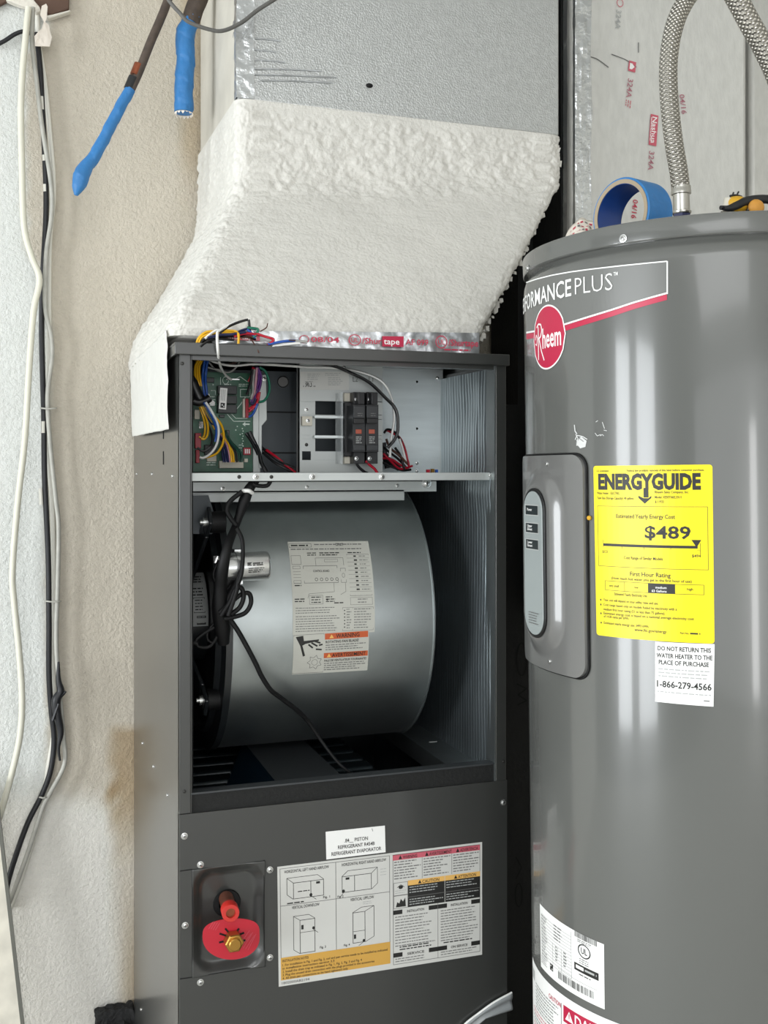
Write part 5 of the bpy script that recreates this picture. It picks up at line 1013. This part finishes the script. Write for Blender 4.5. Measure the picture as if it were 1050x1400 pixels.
# ---- lower safety label
S_ = tsurf((728.5, 1308), (862, 1405), (862, 1545), (730, 1448)); s = Print(S_, 330, 250, None, curved=26, off=.0004, step=.00012); s.rect(0, 0, 330, 250, 'p_white', 0)
for i in range(8): s.rows(40, 40 + i * 8, 158, 1, 5, 2.6, 'p_grey', .2, seed=100 + i)
for i in range(14): s.rows(20, 106 + i * 9, 158, 1, 5, 2.8, 'p_pink' if i % 4 < 2 else 'p_grey', .15, seed=120 + i)
s.text('CAUTION', 118, 34, 11, 'p_redtext', w=46, bold=.015); s.rect(164, 22, 166, 240, 'p_grey', 1); s.rect(172, 22, 322, 62, 'p_red', 1); s.text('DANGER', 206, 55, 26, 'p_white', w=108, bold=.02); s.poly([(178, 54), (190, 30), (202, 54)], 'p_white', 2); s.poly([(188.5, 36), (191.5, 36), (190.8, 48), (189.2, 48)], 'p_red', 3); s.rows(176, 70, 318, 16, 10, 3, 'p_grey', .2, seed=150); s.rect(4, 20, 30, 44, 'p_light', 1); s.build('safety_label', WH, 'white safety label with red danger heading at the bottom')

# ================================================================ things on the tank
def on_top(x, y): # a point at pixel x,y on the tank-top plane (local)
    o = TI @ CAM; d = TI3 @ ray(x, y); t_ = (ZTOP - .004 - o.z) / d.z; return TM @ (o + d * t_)
ZW = (TM @ V((0, 0, ZTOP - .004))).z
def hose(name, pts, r, label, ferr=None):
    t = thing(name, pts[0], label, 'hose', 'braided hoses above the water heater')
    MB('braid').tube(pts, r, 16, sm=8, uvs=True).build('braided_sleeve', t, smooth=60)
    return t
YH = 1.30
bp = at(931, 296, YH)
hp = [at(931, 262, YH), at(928, 235, YH), at(922, 200, YH), at(917, 160, YH), at(914, 120, YH), at(914, 85, YH), at(919, 48, YH), at(930, 15, YH), at(950, -14, YH), at(985, -35, YH)]
t = hose('braided_hose', hp, .0132, 'braided steel water hose curving up from its ferrule on the tank')
def ax(a, c): d = c - a; return Matrix.Translation(a) @ d.to_track_quat('Z', 'Y').to_matrix().to_4x4(), d.length
a, c = at(932, 293, YH), at(931, 255, YH); M, L = ax(a, c)
MB('steel_ferrule').lathe([(.0128, 0), (.0138, .0015), (.0138, .004), (.0118, .005), (.0118, L * .62), (.0118, L * .7), (.0142, L * .72), (.0142, L * .84), (.0138, L * .86), (.0138, L), (.011, L)], M, 28).build('ferrule', t, smooth=40, label='plain steel ferrule at its lower end')
n0 = V((a.x, a.y, ZW - .001)); M2 = Matrix.Translation(n0)
MB('w_navy').lathe([(.019, 0), (.019, .010), (.016, .016), (.013, max(a.z - n0.z, .02))], M2, 6).build('hose_nut', t, label='dark blue hose nut')
YH2 = 1.24
hp = [at(985, -40, YH2), at(1008, 0, YH2), at(1024, 30, YH2), at(1042, 62, YH2), at(1062, 105, YH2), at(1080, 160, YH2), at(1092, 230, YH2 + .02), V((at(1095, 285, YH2 + .03).x, YH2 + .03, ZW + .002))]
hose('braided_hose', hp, .0150, 'braided steel water hose leaving the frame at the top right')
# blue tape roll
ax_d = (RT * .80 + FW * .60).normalized(); RO = .0465
c0 = on_top(850, 330); c0 = at(848, 290, 1.178); c0.z = ZW + RO + .0003
ROLL = thing('tape_roll', (c0.x, c0.y, ZW), 'blue painter tape roll standing on edge on the tank top', 'tape roll')
M = Matrix.Translation(c0) @ ax_d.to_track_quat('Z', 'Y').to_matrix().to_4x4(); Wd = .047
b = MB('blue_tape'); b.lathe([(.0435, .0005), (RO - .001, .0), (RO, .001), (RO, Wd - .001), (RO - .001, Wd), (.0435, Wd - .0005)], M, 64, cap=False); b.build('tape_layers', ROLL, smooth=40)
b = MB('cardboard'); b.lathe([(.0385, .0), (.0438, -.0006), (.0438, Wd + .0006), (.0385, Wd)], M, 64, cap=False); b.build('cardboard_core', ROLL, smooth=40)
b = MB('blue_tape_in'); b.lathe([(.0380, .001), (.0386, .001), (.0386, Wd - .001), (.0380, Wd - .001), (.0380, .001)], M, 64, cap=False); b.build('inner_lining', ROLL, smooth=40, label='dark blue lining of the core')
# crumpled printed paper
b = MB('foil_crinkle'); q = [at(775, 345, 1.36), at(835, 330, 1.32)]
def pap(u, v):
    p = at(774 + 50 * u, 323 - 24 * sin(pi * min(1, u * 1.05)) ** .8 * v + 14 * (1 - v), 1.33 + .10 * (1 - u) * .4 + .08 * v); return p + V((0, .006 * noise.noise(V((u * 5, v * 4, 2))), .004 * noise.noise(V((u * 6, v * 6, 9)))))
b = MB('torn_paper'); b.grid(pap, 30, 12)
PAPER = thing('crumpled_paper', at(800, 335, 1.36), 'crumpled white paper with red print at the tank top left edge', 'paper')
for i_ in range(1): b.build('sheet', PAPER, smooth=40, thick=.0008)
b = MB()
for k in range(6):
    v0 = .15 + k * .14
    for j in range(8):
        u0 = .06 + j * .115; u1 = u0 + .07
        P_ = [pap(u0, v0), pap(u1, v0), pap(u1, v0 + .05), pap(u0, v0 + .05)]; b.poly([p + V((-.0005, -.0022, .0004)) for p in P_], 'p_redtext' if (k + j) % 3 else 'p_grey')
b.build('red_print', PAPER, smooth=0, label='rows of small red print')
# yellow and black tool
YT = 1.22
TOOL = thing('hand_tool', V((at(1015, 285, YT).x, YT, ZW)), 'yellow and black hand tool lying at the tank top right edge', 'tool')
b = MB('tool_yellow'); c = at(1004, 278, YT); b.sphere(c + V((.003, 0, -.002)), .0165, sc=(1.1, 1, .72), n=24); b.build('handle_head', TOOL, smooth=60)
b = MB('cream_plastic'); b.cyl(at(993, 290, YT), at(996, 272, YT), .006, n=12); b.build('pale_collar', TOOL, smooth=40)
b = MB('tool_black'); b.ptube([(989, 285), (1000, 284), (1015, 277), (1032, 273), (1052, 273), (1075, 280), (1090, 288)], YT - .012, [.003, .005, .0065, .0065, .006, .006, .005], 10); b.cyl(at(985, 284, YT - .01), at(994, 284, YT - .01), .003, n=10); b.build('black_grip', TOOL, smooth=60)
b = MB('tool_tan'); b.sphere(at(1034, 283, YT - .018), .0125, sc=(1.0, .55, .85), n=20); b.build('tan_knob', TOOL, smooth=60)
b = MB('tool_black'); b.ptube([(1001, 271), (1002, 266), (1003, 263)], YT, .0012, 6); b.ptube([(1009, 270), (1008, 266), (1010, 262)], YT, .0012, 6); b.ptube([(998, 268), (1006, 267), (1014, 269)], YT, .0016, 6); b.build('wire_prong', TOOL, smooth=60)
b = MB('tool_black'); p = at(1020, 283, YT); b.box((p.x - .03, YT - .005, ZW), (p.x + .08, YT + .02, p.z - .004)); b.build('tool_body', TOOL, bevel=.003)
